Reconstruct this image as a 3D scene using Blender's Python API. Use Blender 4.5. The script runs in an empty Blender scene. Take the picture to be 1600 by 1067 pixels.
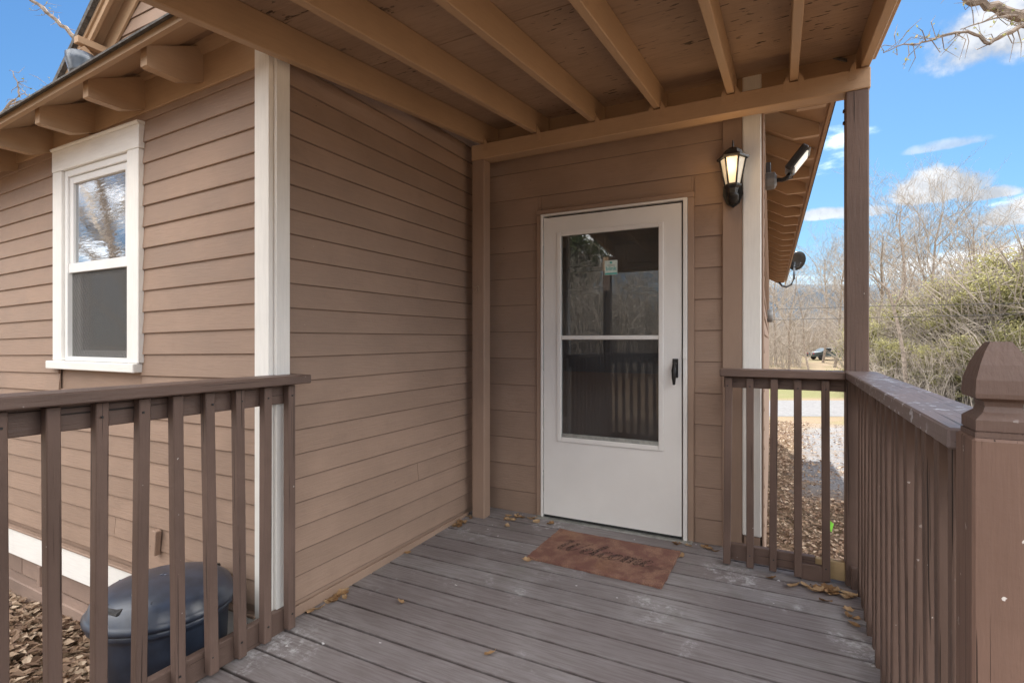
import bpy, bmesh, math, random
from mathutils import Vector, Matrix, noise
R = math.radians
random.seed(7)
S = bpy.context.scene
COL = S.collection

# ------------------------------------------------------------------ camera, sky, sun, exposure
cam_d = bpy.data.cameras.new('camera')
cam_d.sensor_width = 36.0
cam_d.lens = 36 * 815 / 1600
cam_d.shift_y = -0.0016
cam_d.clip_start = 0.05
cam_d.clip_end = 2000
cam = bpy.data.objects.new('camera', cam_d)
COL.objects.link(cam)
cam.location = (0, 0, 1.215)
cam.rotation_euler = (R(90), 0, R(27.375))
S.camera = cam

SUN_EL, SUN_LEFT = 41.0, 9.0          # sun ahead of the camera, hidden by the house roof
SKY_STRENGTH, SUN_STRENGTH, EXPOSURE = 0.10, 3.3, 1.85
world = bpy.data.worlds.new('World')
S.world = world
world.use_nodes = True
nt = world.node_tree
nt.nodes.clear()


def N(tree, kind, **kw):
    n = tree.nodes.new(kind)
    for k, v in kw.items():
        if k.startswith('i_'):
            n.inputs[k[2:].replace('_', ' ')].default_value = v
        elif k.startswith('n') and k[1:].isdigit():
            n.inputs[int(k[1:])].default_value = v
        else:
            setattr(n, k, v)
    return n


def mth(tree, op, a, b=None, clamp=False):
    n = tree.nodes.new('ShaderNodeMath')
    n.operation = op
    n.use_clamp = clamp
    for i, v in enumerate((a, b)):
        if v is None:
            continue
        if isinstance(v, (int, float)):
            n.inputs[i].default_value = v
        else:
            tree.links.new(v, n.inputs[i])
    return n.outputs[0]


def mapr(tree, v, a, b, c=0.0, d=1.0, smooth=True):
    n = tree.nodes.new('ShaderNodeMapRange')
    n.interpolation_type = 'SMOOTHSTEP' if smooth else 'LINEAR'
    for i, q in enumerate((a, b, c, d)):
        n.inputs[i + 1].default_value = q
    tree.links.new(v, n.inputs[0])
    return n.outputs[0]


def mixc(tree, f, a, b, mode='MIX'):
    n = tree.nodes.new('ShaderNodeMix')
    n.data_type = 'RGBA'
    n.blend_type = mode
    for sock, v in ((n.inputs[0], f), (n.inputs[6], a), (n.inputs[7], b)):
        if isinstance(v, (int, float)):
            sock.default_value = v
        elif isinstance(v, tuple):
            sock.default_value = (v + (1,))[:4]
        else:
            tree.links.new(v, sock)
    return n.outputs[2]


sky = N(nt, 'ShaderNodeTexSky', sky_type='NISHITA')
sky.sun_disc = False
sky.sun_elevation = R(SUN_EL)
sky.sun_rotation = R(-SUN_LEFT)
sky.air_density = 1.0
sky.dust_density = 0.1
sky.ozone_density = 1.5
bg = N(nt, 'ShaderNodeBackground')
bg.inputs[1].default_value = SKY_STRENGTH
out = N(nt, 'ShaderNodeOutputWorld')
tc = N(nt, 'ShaderNodeTexCoord')
gen = tc.outputs['Generated']
# layer noise, shifted to add an unseen bright cloud bank behind camera as fill
sep = N(nt, 'ShaderNodeSeparateXYZ')
nt.links.new(gen, sep.inputs[0])
zc = mth(nt, 'MAXIMUM', sep.outputs[2], 0.0)
den = mth(nt, 'ADD', zc, 0.12)
comb = N(nt, 'ShaderNodeCombineXYZ')
nt.links.new(mth(nt, 'DIVIDE', sep.outputs[0], den), comb.inputs[0])
nt.links.new(mth(nt, 'DIVIDE', sep.outputs[1], den), comb.inputs[1])
comb.inputs[2].default_value = 67.26
cn = N(nt, 'ShaderNodeTexNoise')
cn.inputs['Scale'].default_value = 0.6
cn.inputs['Detail'].default_value = 9
cn.inputs['Roughness'].default_value = 0.58
nt.links.new(comb.outputs[0], cn.inputs['Vector'])
CLOUD_LO, CLOUD_HI = 0.44, 0.58
cover = mth(nt, 'MULTIPLY', mapr(nt, cn.outputs[0], CLOUD_LO, CLOUD_HI), mapr(nt, sep.outputs[2], 0.06, 0.20))
# fine noise in direction space that breaks the rims of the single clouds below
fn = N(nt, 'ShaderNodeTexNoise')
fn.inputs['Scale'].default_value = 14
fn.inputs['Detail'].default_value = 8
fn.inputs['Roughness'].default_value = 0.6
nt.links.new(gen, fn.inputs['Vector'])


def view_dir(u, v):
    t = (u - 800) / 815
    c, s_ = math.cos(R(27.375)), math.sin(R(27.375))
    return Vector((-s_ + t * c, c + t * s_, (531 - v) / 815)).normalized()


def one_cloud(d, wid, hei, soft, puff):
    up = Vector((0, 0, 1))
    side = d.cross(up).normalized()
    upp = side.cross(d).normalized()
    def dot(vv):
        n = N(nt, 'ShaderNodeVectorMath', operation='DOT_PRODUCT')
        nt.links.new(gen, n.inputs[0])
        n.inputs[1].default_value = vv
        return n.outputs['Value']
    a = mth(nt, 'DIVIDE', dot(side), wid)
    b = mth(nt, 'DIVIDE', dot(upp), hei)
    b2 = mth(nt, 'MULTIPLY', b, mapr(nt, b, -0.3, 0.0, 2.2, 1.0))     # flat base, puffy head
    r2 = mth(nt, 'ADD', mth(nt, 'MULTIPLY', a, a), mth(nt, 'MULTIPLY', b2, b2))
    front = mth(nt, 'GREATER_THAN', dot(d), 0.3)
    val = mth(nt, 'ADD', mth(nt, 'SUBTRACT', 1.0, r2), mth(nt, 'MULTIPLY', mth(nt, 'SUBTRACT', fn.outputs[0], 0.5), puff))
    return mth(nt, 'MULTIPLY', mapr(nt, val, 0.0, soft), front)


near = 0.0
# (direction east of north, height) of the clouds that stand over the trees
for (d, w_, h_, soft, puff, k) in (
        (Vector((0.205, 0.953, 0.214)), 0.072, 0.040, 0.55, 2.6, 0.95),
        (Vector((0.250, 0.948, 0.200)), 0.040, 0.018, 0.6, 2.6, 0.9),
        (Vector((0.285, 0.946, 0.166)), 0.062, 0.028, 0.6, 2.6, 0.9),
        (Vector((0.058, 0.978, 0.200)), 0.050, 0.015, 0.7, 2.6, 0.85),
        (Vector((0.113, 0.973, 0.196)), 0.045, 0.013, 0.7, 2.6, 0.7),
        (Vector((0.208, 0.939, 0.274)), 0.050, 0.012, 0.9, 2.6, 0.5),
        (Vector((0.262, 0.883, 0.385)), 0.110, 0.072, 0.9, 3.2, 0.9)):
    m = mth(nt, 'MULTIPLY', one_cloud(d.normalized(), w_, h_, soft, puff), k)
    near = mth(nt, 'MAXIMUM', near, m)
cover = mth(nt, 'MULTIPLY', cover, mapr(nt, sep.outputs[2], 0.0, 0.05))
CLOUD = 17.0
SKY_TINT = (0.27, 0.46, 0.74)
SKY_SOFT = 0.16
skyc = mixc(nt, 1.0, sky.outputs[0], SKY_TINT, 'MULTIPLY')
ss = N(nt, 'ShaderNodeSeparateColor')
nt.links.new(skyc, ss.inputs[0])
sc_ = N(nt, 'ShaderNodeCombineColor')
for i in range(3):                       # soft shoulder: keeps the glow round the sun below white
    e = ss.outputs[i]
    nt.links.new(mth(nt, 'DIVIDE', e, mth(nt, 'ADD', 1.0, mth(nt, 'MULTIPLY', e, SKY_SOFT))), sc_.inputs[i])
skyc = sc_.outputs[0]
shade = mapr(nt, fn.outputs[0], 0.35, 0.65, 0.82, 1.0)
cc = N(nt, 'ShaderNodeCombineColor')
for i, k in enumerate((1.0, 0.97, 0.93)):
    nt.links.new(mth(nt, 'MULTIPLY', shade, CLOUD * k), cc.inputs[i])
nc = N(nt, 'ShaderNodeCombineColor')
pf = mapr(nt, fn.outputs[0], 0.36, 0.60, 0.62, 1.0)
for i, k in enumerate((2.85, 2.9, 3.0)):
    nt.links.new(mth(nt, 'MULTIPLY', pf, k), nc.inputs[i])
nt.links.new(mixc(nt, near, mixc(nt, cover, skyc, cc.outputs[0]), nc.outputs[0]), bg.inputs[0])
nt.links.new(bg.outputs[0], out.inputs[0])

sun_d = bpy.data.lights.new('sun', 'SUN')
sun_d.energy = SUN_STRENGTH
sun_d.angle = R(0.5)
sun_d.color = (1.0, 0.94, 0.85)
sun = bpy.data.objects.new('sun', sun_d)
COL.objects.link(sun)
to_sun = Vector((-math.sin(R(SUN_LEFT)) * math.cos(R(SUN_EL)), math.cos(R(SUN_LEFT)) * math.cos(R(SUN_EL)), math.sin(R(SUN_EL))))
sun.rotation_euler = to_sun.to_track_quat('Z', 'Y').to_euler()
sun.location = (0, 0, 30)

vs = S.view_settings
vs.view_transform = 'Standard'
vs.look = 'None'
vs.exposure = EXPOSURE
vs.gamma = 1
vs.use_curve_mapping = False
S.cycles.max_bounces = 8
S.cycles.diffuse_bounces = 5
S.cycles.transparent_max_bounces = 12

# ------------------------------------------------------------------ materials
MATS = {}


def new_mat(name):
    m = bpy.data.materials.new(name)
    m.use_nodes = True
    t = m.node_tree
    b = t.nodes['Principled BSDF']
    return m, t, b


def coords(t, stretch, rand=True):
    c = N(t, 'ShaderNodeTexCoord')
    v = c.outputs['Object']
    if rand:
        oi = N(t, 'ShaderNodeObjectInfo')
        off = mth(t, 'MULTIPLY', oi.outputs['Random'], 37.0)
        cb = N(t, 'ShaderNodeCombineXYZ')
        for i in range(3):
            t.links.new(off, cb.inputs[i])
        ad = N(t, 'ShaderNodeVectorMath', operation='ADD')
        t.links.new(v, ad.inputs[0])
        t.links.new(cb.outputs[0], ad.inputs[1])
        v = ad.outputs[0]
    mp = N(t, 'ShaderNodeMapping')
    mp.inputs['Scale'].default_value = stretch
    t.links.new(v, mp.inputs['Vector'])
    return v, mp.outputs[0]


def tex(t, vec, scale, detail=4, rough=0.55):
    n = N(t, 'ShaderNodeTexNoise')
    n.inputs['Scale'].default_value = scale
    n.inputs['Detail'].default_value = detail
    n.inputs['Roughness'].default_value = rough
    t.links.new(vec, n.inputs['Vector'])
    return n.outputs[0]


AX = {'x': (1, 14, 14), 'y': (14, 1, 14), 'z': (14, 14, 1)}


def paint(name, col, axis='x', rough=0.55, var=0.16, grain=0.25, chips=0.0, chipcol=(0.62, 0.58, 0.55), dirt=0.25, cracks=0.0, spec=0.35, specks=False, lip=False):
    """brush painted timber: streaks along the grain, blotches, dirt and a few chips"""
    m, t, b = new_mat(name)
    raw, st = coords(t, AX[axis])
    g = tex(t, st, 9, 5, 0.6)
    bl = tex(t, raw, 2.3, 4, 0.6)
    fine = tex(t, raw, 60, 3, 0.6)
    c0 = tuple(q * (1 - var) for q in col)
    c1 = tuple(min(1, q * (1 + var)) for q in col)
    c = mixc(t, mapr(t, bl, 0.3, 0.7), c0, c1)
    c = mixc(t, mth(t, 'MULTIPLY', mapr(t, g, 0.35, 0.7), 0.22), c, tuple(q * 0.72 for q in col))
    oi = N(t, 'ShaderNodeObjectInfo')
    c = mixc(t, mapr(t, oi.outputs['Random'], 0, 1, 0.0, 0.17, False), c, tuple(q * 0.6 for q in col))
    if dirt:
        d = mapr(t, tex(t, raw, 5.5, 6, 0.7), 0.56, 0.78)
        c = mixc(t, mth(t, 'MULTIPLY', d, dirt), c, tuple(q * 0.55 for q in col))
    if chips:
        k = mapr(t, tex(t, raw, 34, 3, 0.55), 0.80 - chips, 0.815 - chips)
        k2 = mapr(t, tex(t, raw, 3.1, 2), 0.45, 0.6)
        c = mixc(t, mth(t, 'MULTIPLY', k, k2), c, chipcol)
    if specks:
        vo = N(t, 'ShaderNodeTexVoronoi')
        vo.inputs['Scale'].default_value = 7
        t.links.new(raw, vo.inputs['Vector'])
        rc = N(t, 'ShaderNodeSeparateColor')
        t.links.new(vo.outputs['Color'], rc.inputs[0])
        sp = mth(t, 'LESS_THAN', vo.outputs['Distance'], mth(t, 'MULTIPLY', mapr(t, rc.outputs[0], 0.55, 1.0), 0.040))
        c = mixc(t, mth(t, 'MULTIPLY', sp, 0.75), c, tuple(q * 0.3 for q in col))
    if lip:                                   # lap gap's shade painted as a dark line along each board's bottom
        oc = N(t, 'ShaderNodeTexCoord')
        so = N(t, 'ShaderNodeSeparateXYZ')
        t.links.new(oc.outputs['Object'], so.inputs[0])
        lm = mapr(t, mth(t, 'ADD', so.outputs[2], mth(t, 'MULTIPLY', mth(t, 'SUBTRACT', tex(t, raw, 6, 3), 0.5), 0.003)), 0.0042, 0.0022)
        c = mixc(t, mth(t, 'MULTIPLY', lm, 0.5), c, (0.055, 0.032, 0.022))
    h = mth(t, 'ADD', mth(t, 'MULTIPLY', g, 0.7), mth(t, 'MULTIPLY', fine, 0.3))
    if cracks:
        _, cs = coords(t, tuple(q * (3.0 if q > 1 else 0.35) for q in AX[axis]))
        ck = mapr(t, tex(t, cs, 4.5, 2, 0.4), 0.715 - cracks, 0.74 - cracks)
        c = mixc(t, ck, c, tuple(q * 0.18 for q in col))
        h = mth(t, 'SUBTRACT', h, mth(t, 'MULTIPLY', ck, 1.5))
    bp = N(t, 'ShaderNodeBump')
    bp.inputs['Strength'].default_value = grain
    bp.inputs['Distance'].default_value = 0.004
    t.links.new(h, bp.inputs['Height'])
    t.links.new(c, b.inputs['Base Color'])
    t.links.new(bp.outputs[0], b.inputs['Normal'])
    t.links.new(mapr(t, bl, 0.2, 0.8, rough - 0.08, rough + 0.12), b.inputs['Roughness'])
    b.inputs['Specular IOR Level'].default_value = spec
    MATS[name] = m
    return m


def simple(name, col, rough=0.5, metal=0.0, var=0.12, scale=30, bump=0.0, spec=0.5):
    m, t, b = new_mat(name)
    raw, _ = coords(t, (1, 1, 1))
    n = tex(t, raw, scale, 4)
    t.links.new(mixc(t, mapr(t, n, 0.3, 0.7), tuple(q * (1 - var) for q in col), tuple(min(1, q * (1 + var)) for q in col)), b.inputs['Base Color'])
    b.inputs['Roughness'].default_value = rough
    b.inputs['Metallic'].default_value = metal
    b.inputs['Specular IOR Level'].default_value = spec
    if bump:
        bp = N(t, 'ShaderNodeBump')
        bp.inputs['Strength'].default_value = bump
        bp.inputs['Distance'].default_value = 0.004
        t.links.new(n, bp.inputs['Height'])
        t.links.new(bp.outputs[0], b.inputs['Normal'])
    MATS[name] = m
    return m


WALL = (0.328, 0.226, 0.168)
TAN = (0.440, 0.292, 0.180)
RAIL = (0.138, 0.090, 0.072)
wall_z = paint('wall paint upright', tuple(q * 1.04 for q in WALL), 'z', 0.6, 0.07, 0.3, 0.0, dirt=0.16, specks=True)
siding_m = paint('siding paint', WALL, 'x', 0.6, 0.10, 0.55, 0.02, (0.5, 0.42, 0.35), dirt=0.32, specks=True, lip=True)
wall_x = paint('wall paint', WALL, 'x', 0.6, 0.10, 0.55, 0.02, (0.5, 0.42, 0.35), dirt=0.3, specks=True)
tan_x = paint('tan paint lengthwise', TAN, 'x', 0.55, 0.07, 0.2, 0.0, dirt=0.14)
tan_y = paint('tan paint deepwise', TAN, 'y', 0.55, 0.07, 0.2, 0.0, dirt=0.14)
tan_z = paint('tan paint upright', TAN, 'z', 0.55, 0.07, 0.25, 0.0, dirt=0.14)
rail_x = paint('rail paint lengthwise', RAIL, 'x', 0.5, 0.16, 0.7, 0.075, cracks=0.04)
rail_y = paint('rail paint deepwise', RAIL, 'y', 0.5, 0.16, 0.7, 0.075, cracks=0.04)
rail_z = paint('rail paint upright', RAIL, 'z', 0.55, 0.16, 0.7, 0.075, cracks=0.04)
newel_z = paint('newel paint upright', (0.180, 0.110, 0.084), 'z', 0.55, 0.12, 0.6, 0.10, cracks=0.055)
fin_z = paint('finial paint', (0.118, 0.076, 0.062), 'z', 0.5, 0.14, 0.6, 0.11, (0.6, 0.57, 0.56))
cap_y = paint('worn cap paint', (0.190, 0.145, 0.137), 'y', 0.42, 0.2, 0.6, 0.2, (0.5, 0.49, 0.52), cracks=0.05)
white_z = paint('white trim upright', (0.87, 0.845, 0.80), 'z', 0.5, 0.04, 0.25, 0.03, (0.4, 0.33, 0.27), dirt=0.08)
white_x = paint('white trim lengthwise', (0.87, 0.845, 0.80), 'x', 0.5, 0.04, 0.25, 0.03, (0.4, 0.33, 0.27), dirt=0.08)
found_m = paint('foundation paint', (0.27, 0.19, 0.15), 'x', 0.8, 0.2, 0.6, 0.05, (0.4, 0.37, 0.33), dirt=0.4)
rawwood = paint('bare wood', (0.42, 0.30, 0.16), 'x', 0.7, 0.2, 0.5, 0.0, dirt=0.4)
vinyl = simple('white vinyl', (0.80, 0.79, 0.77), 0.35, 0, 0.03, 6)
doorwhite = simple('door enamel', (0.76, 0.74, 0.715), 0.38, 0, 0.03, 3)
black_m = simple('black cast metal', (0.018, 0.017, 0.017), 0.42, 0.0, 0.3, 60, 0.4)
dark_paint = simple('black door paint', (0.17, 0.165, 0.165), 0.32, 0, 0.1, 8)
plastic = simple('black bin plastic', (0.030, 0.040, 0.064), 0.33, 0, 0.25, 14, 0.15, 0.7)  # blue of reflected sky put into the black base colour
galv = simple('galvanised steel', (0.13, 0.14, 0.155), 0.35, 0.9, 0.25, 12)
grey_m = simple('grey fixture', (0.20, 0.20, 0.20), 0.5, 0.2, 0.2, 20)
alu = simple('mill aluminium', (0.40, 0.41, 0.39), 0.45, 0.7, 0.2, 25)
room_m = simple('dim room', (0.16, 0.15, 0.14), 0.9, 0, 0.1, 2)
wire_m = simple('cable', (0.02, 0.02, 0.02), 0.6)
steelwire = simple('bent wire', (0.45, 0.36, 0.25), 0.5, 0.3)
green_m = simple('green plastic', (0.25, 0.75, 0.08), 0.5)
rubber = simple('tyre rubber', (0.02, 0.02, 0.02), 0.8)
carpaint = simple('grey car paint', (0.10, 0.125, 0.13), 0.25, 0.4, 0.05, 3)
carglass = simple('car glass', (0.03, 0.035, 0.04), 0.08)
carlight = simple('red lamp', (0.4, 0.03, 0.02), 0.3)


def sheath_mat():
    """weathered painted plywood underside with open knots and splits"""
    m, t, b = new_mat('plywood underside')
    raw, st = coords(t, (1, 3.4, 1))
    base = tex(t, raw, 2.0, 5, 0.6)
    c = mixc(t, mapr(t, base, 0.3, 0.7), (0.30, 0.200, 0.133), (0.39, 0.265, 0.180))
    knots = mapr(t, tex(t, st, 15, 2.0, 0.5), 0.640, 0.675)
    area = mapr(t, tex(t, raw, 1.7, 3), 0.42, 0.62)
    k = mth(t, 'MULTIPLY', knots, area)
    c = mixc(t, k, c, (0.045, 0.026, 0.016))
    pale = mapr(t, tex(t, st, 21, 2, 0.5), 0.72, 0.75)
    c = mixc(t, mth(t, 'MULTIPLY', pale, 0.6), c, (0.42, 0.30, 0.2))
    _, s2 = coords(t, (2, 26, 2))
    g = tex(t, s2, 3, 5, 0.65)
    c = mixc(t, mth(t, 'MULTIPLY', mapr(t, g, 0.45, 0.75), 0.35), c, (0.13, 0.08, 0.05))
    bp = N(t, 'ShaderNodeBump')
    bp.inputs['Strength'].default_value = 0.5
    bp.inputs['Distance'].default_value = 0.004
    t.links.new(mth(t, 'SUBTRACT', g, k), bp.inputs['Height'])
    t.links.new(bp.outputs[0], b.inputs['Normal'])
    t.links.new(c, b.inputs['Base Color'])
    b.inputs['Roughness'].default_value = 0.75
    return m


def deck_mat():
    """grey brown deck stain, scuffed, with pale splashes and dark drips"""
    m, t, b = new_mat('deck stain')
    raw, st = coords(t, (1, 16, 16))
    geo = N(t, 'ShaderNodeNewGeometry')
    pos = geo.outputs['Position']
    g = tex(t, st, 6, 6, 0.65)
    c = mixc(t, mapr(t, tex(t, pos, 2.2, 4), 0.35, 0.68), (0.190, 0.172, 0.175), (0.305, 0.294, 0.298))
    oi = N(t, 'ShaderNodeObjectInfo')
    c = mixc(t, mapr(t, oi.outputs['Random'], 0, 1, 0, 0.6, False), c, (0.175, 0.148, 0.148))
    c = mixc(t, mth(t, 'MULTIPLY', mapr(t, g, 0.4, 0.66), 0.6), c, (0.14, 0.115, 0.112))
    # pale scuffed patches
    sc = mth(t, 'MULTIPLY', mapr(t, tex(t, pos, 2.3, 5, 0.62), 0.52, 0.66), mapr(t, tex(t, pos, 23, 6, 0.8), 0.45, 0.67))
    c = mixc(t, mth(t, 'MULTIPLY', sc, 0.75), c, (0.60, 0.60, 0.62))
    oc = N(t, 'ShaderNodeTexCoord')
    so = N(t, 'ShaderNodeSeparateXYZ')
    t.links.new(oc.outputs['Object'], so.inputs[0])
    ed = mapr(t, mth(t, 'ADD', mth(t, 'ABSOLUTE', so.outputs[1]), mth(t, 'MULTIPLY', tex(t, pos, 14, 4), 0.012)), 0.0670, 0.0760)
    c = mixc(t, mth(t, 'MULTIPLY', ed, 0.75), c, (0.05, 0.036, 0.032))
    # greenish algae
    al = mapr(t, tex(t, pos, 3.4, 3), 0.60, 0.75)
    c = mixc(t, mth(t, 'MULTIPLY', al, 0.25), c, (0.12, 0.125, 0.09))
    # white paint specks
    vo = N(t, 'ShaderNodeTexVoronoi')
    vo.inputs['Scale'].default_value = 9
    vo.inputs['Randomness'].default_value = 1
    mp = N(t, 'ShaderNodeMapping')
    mp.inputs['Scale'].default_value = (1, 1.5, 1)
    wob = N(t, 'ShaderNodeVectorMath', operation='ADD')
    nz = N(t, 'ShaderNodeTexNoise')
    nz.inputs['Scale'].default_value = 45
    t.links.new(pos, nz.inputs['Vector'])
    sc2 = N(t, 'ShaderNodeVectorMath', operation='SCALE')
    sc2.inputs['Scale'].default_value = 0.02
    t.links.new(nz.outputs['Color'], sc2.inputs[0])
    t.links.new(pos, wob.inputs[0])
    t.links.new(sc2.outputs[0], wob.inputs[1])
    t.links.new(wob.outputs[0], mp.inputs['Vector'])
    t.links.new(mp.outputs[0], vo.inputs['Vector'])
    rnd = N(t, 'ShaderNodeSeparateColor')
    t.links.new(vo.outputs['Color'], rnd.inputs[0])
    sz = mth(t, 'MULTIPLY', mapr(t, rnd.outputs[0], 0.35, 1.0), 0.075)
    sp = mth(t, 'LESS_THAN', vo.outputs['Distance'], sz)
    c = mixc(t, sp, c, (0.62, 0.61, 0.62))
    # a few round dark drips
    v2 = N(t, 'ShaderNodeTexVoronoi')
    v2.inputs['Scale'].default_value = 5
    t.links.new(wob.outputs[0], v2.inputs['Vector'])
    r2 = N(t, 'ShaderNodeSeparateColor')
    t.links.new(v2.outputs['Color'], r2.inputs[0])
    s2 = mth(t, 'MULTIPLY', mapr(t, r2.outputs[1], 0.6, 1.0), 0.14)
    dk = mth(t, 'MULTIPLY', mth(t, 'LESS_THAN', v2.outputs['Distance'], s2), mapr(t, tex(t, pos, 1.3, 1), 0.5, 0.6))
    c = mixc(t, mth(t, 'MULTIPLY', dk, 0.7), c, (0.055, 0.045, 0.045))
    bp = N(t, 'ShaderNodeBump')
    bp.inputs['Strength'].default_value = 0.45
    bp.inputs['Distance'].default_value = 0.004
    t.links.new(g, bp.inputs['Height'])
    t.links.new(bp.outputs[0], b.inputs['Normal'])
    t.links.new(c, b.inputs['Base Color'])
    t.links.new(mapr(t, g, 0.3, 0.7, 0.5, 0.72), b.inputs['Roughness'])
    b.inputs['Specular IOR Level'].default_value = 0.35
    return m


def mat_mat():
    m, t, b = new_mat('coir doormat')
    raw, _ = coords(t, (1, 1, 1), False)
    fib = tex(t, raw, 160, 3, 0.7)
    c = mixc(t, mapr(t, tex(t, raw, 9, 4), 0.4, 0.62), (0.21, 0.088, 0.066), (0.34, 0.185, 0.125))
    c = mixc(t, mth(t, 'MULTIPLY', mapr(t, tex(t, raw, 3.1, 3), 0.55, 0.72), 0.6), c, (0.38, 0.20, 0.10))
    c = mixc(t, mth(t, 'MULTIPLY', mapr(t, tex(t, raw, 5.0, 3), 0.60, 0.72), 0.8), c, (0.10, 0.03, 0.025))
    c = mixc(t, mapr(t, fib, 0.35, 0.65, 0.0, 0.7), c, (0.095, 0.05, 0.038))
    bp = N(t, 'ShaderNodeBump')
    bp.inputs['Strength'].default_value = 0.9
    bp.inputs['Distance'].default_value = 0.006
    t.links.new(fib, bp.inputs['Height'])
    t.links.new(bp.outputs[0], b.inputs['Normal'])
    t.links.new(c, b.inputs['Base Color'])
    b.inputs['Roughness'].default_value = 0.95
    return m


def ink_mat():
    m, t, b = new_mat('worn black lettering')
    raw, _ = coords(t, (1, 1, 1), False)
    fib = tex(t, raw, 120, 3, 0.7)
    b.inputs['Base Color'].default_value = (0.035, 0.03, 0.03, 1)
    b.inputs['Roughness'].default_value = 0.95
    tr = N(t, 'ShaderNodeBsdfTransparent')
    mx = N(t, 'ShaderNodeMixShader')
    t.links.new(mapr(t, fib, 0.38, 0.62, 0.78, 0.02), mx.inputs[0])
    t.links.new(tr.outputs[0], mx.inputs[1])
    t.links.new(b.outputs[0], mx.inputs[2])
    t.links.new(mx.outputs[0], t.nodes['Material Output'].inputs[0])
    return m


def glass_mat(name, refl, tint=(0.8, 0.82, 0.82), streak=0.0):
    m, t, b = new_mat(name)
    t.nodes.remove(b)
    tr = N(t, 'ShaderNodeBsdfTransparent')
    tr.inputs[0].default_value = tint + (1,)
    gl = N(t, 'ShaderNodeBsdfGlossy')
    gl.inputs['Roughness'].default_value = 0.004
    gl.inputs['Color'].default_value = (0.95, 0.97, 1.0, 1)
    lw = N(t, 'ShaderNodeLayerWeight')
    lw.inputs[0].default_value = 0.25
    f = mth(t, 'ADD', mth(t, 'MULTIPLY', lw.outputs['Fresnel'], 0.65), refl, True)
    raw, st = coords(t, (1.0, 1.0, 7.0), False)
    if streak:
        bp = N(t, 'ShaderNodeBump')
        bp.inputs['Strength'].default_value = streak
        bp.inputs['Distance'].default_value = 0.01
        t.links.new(tex(t, st, 5, 3, 0.6), bp.inputs['Height'])
        t.links.new(bp.outputs[0], gl.inputs['Normal'])
    df = N(t, 'ShaderNodeBsdfDiffuse')          # thin film of dust
    df.inputs[0].default_value = (0.6, 0.6, 0.6, 1)
    dm = N(t, 'ShaderNodeMixShader')
    t.links.new(mapr(t, tex(t, raw, 3.0, 4), 0.3, 0.7, 0.012, 0.05), dm.inputs[0])
    t.links.new(tr.outputs[0], dm.inputs[1])
    t.links.new(df.outputs[0], dm.inputs[2])
    mx = N(t, 'ShaderNodeMixShader')
    t.links.new(f, mx.inputs[0])
    t.links.new(dm.outputs[0], mx.inputs[1])
    t.links.new(gl.outputs[0], mx.inputs[2])
    t.links.new(mx.outputs[0], t.nodes['Material Output'].inputs[0])
    return m


def screen_mat():
    m, t, b = new_mat('insect screen')
    b.inputs['Base Color'].default_value = (0.10, 0.095, 0.09, 1)
    b.inputs['Roughness'].default_value = 0.7
    raw, st = coords(t, (1, 1, 1), False)
    w = N(t, 'ShaderNodeTexWave')
    w.inputs['Scale'].default_value = 14
    w.inputs['Distortion'].default_value = 1.2
    mp = N(t, 'ShaderNodeMapping')
    mp.inputs['Rotation'].default_value = (0, R(35), 0)
    t.links.new(raw, mp.inputs['Vector'])
    t.links.new(mp.outputs[0], w.inputs['Vector'])
    tr = N(t, 'ShaderNodeBsdfTransparent')
    mx = N(t, 'ShaderNodeMixShader')
    t.links.new(mapr(t, w.outputs[0], 0, 1, 0.47, 0.54), mx.inputs[0])
    t.links.new(tr.outputs[0], mx.inputs[1])
    t.links.new(b.outputs[0], mx.inputs[2])
    t.links.new(mx.outputs[0], t.nodes['Material Output'].inputs[0])
    return m


def leaf_mat(name, a, bcol, c3, trans=0.35):
    m, t, b = new_mat(name)
    at = N(t, 'ShaderNodeAttribute', attribute_name='tone')
    f = at.outputs['Fac']
    c = mixc(t, mapr(t, f, 0.0, 0.6, 0, 1, False), a, bcol)
    c = mixc(t, mapr(t, f, 0.6, 1.0, 0, 1, False), c, c3)
    t.links.new(c, b.inputs['Base Color'])
    b.inputs['Roughness'].default_value = 0.6
    b.inputs['Specular IOR Level'].default_value = 0.25
    tl = N(t, 'ShaderNodeBsdfTranslucent')
    t.links.new(c, tl.inputs[0])
    mx = N(t, 'ShaderNodeMixShader')
    mx.inputs[0].default_value = trans
    t.links.new(b.outputs[0], mx.inputs[1])
    t.links.new(tl.outputs[0], mx.inputs[2])
    t.links.new(mx.outputs[0], t.nodes['Material Output'].inputs[0])
    return m


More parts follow.
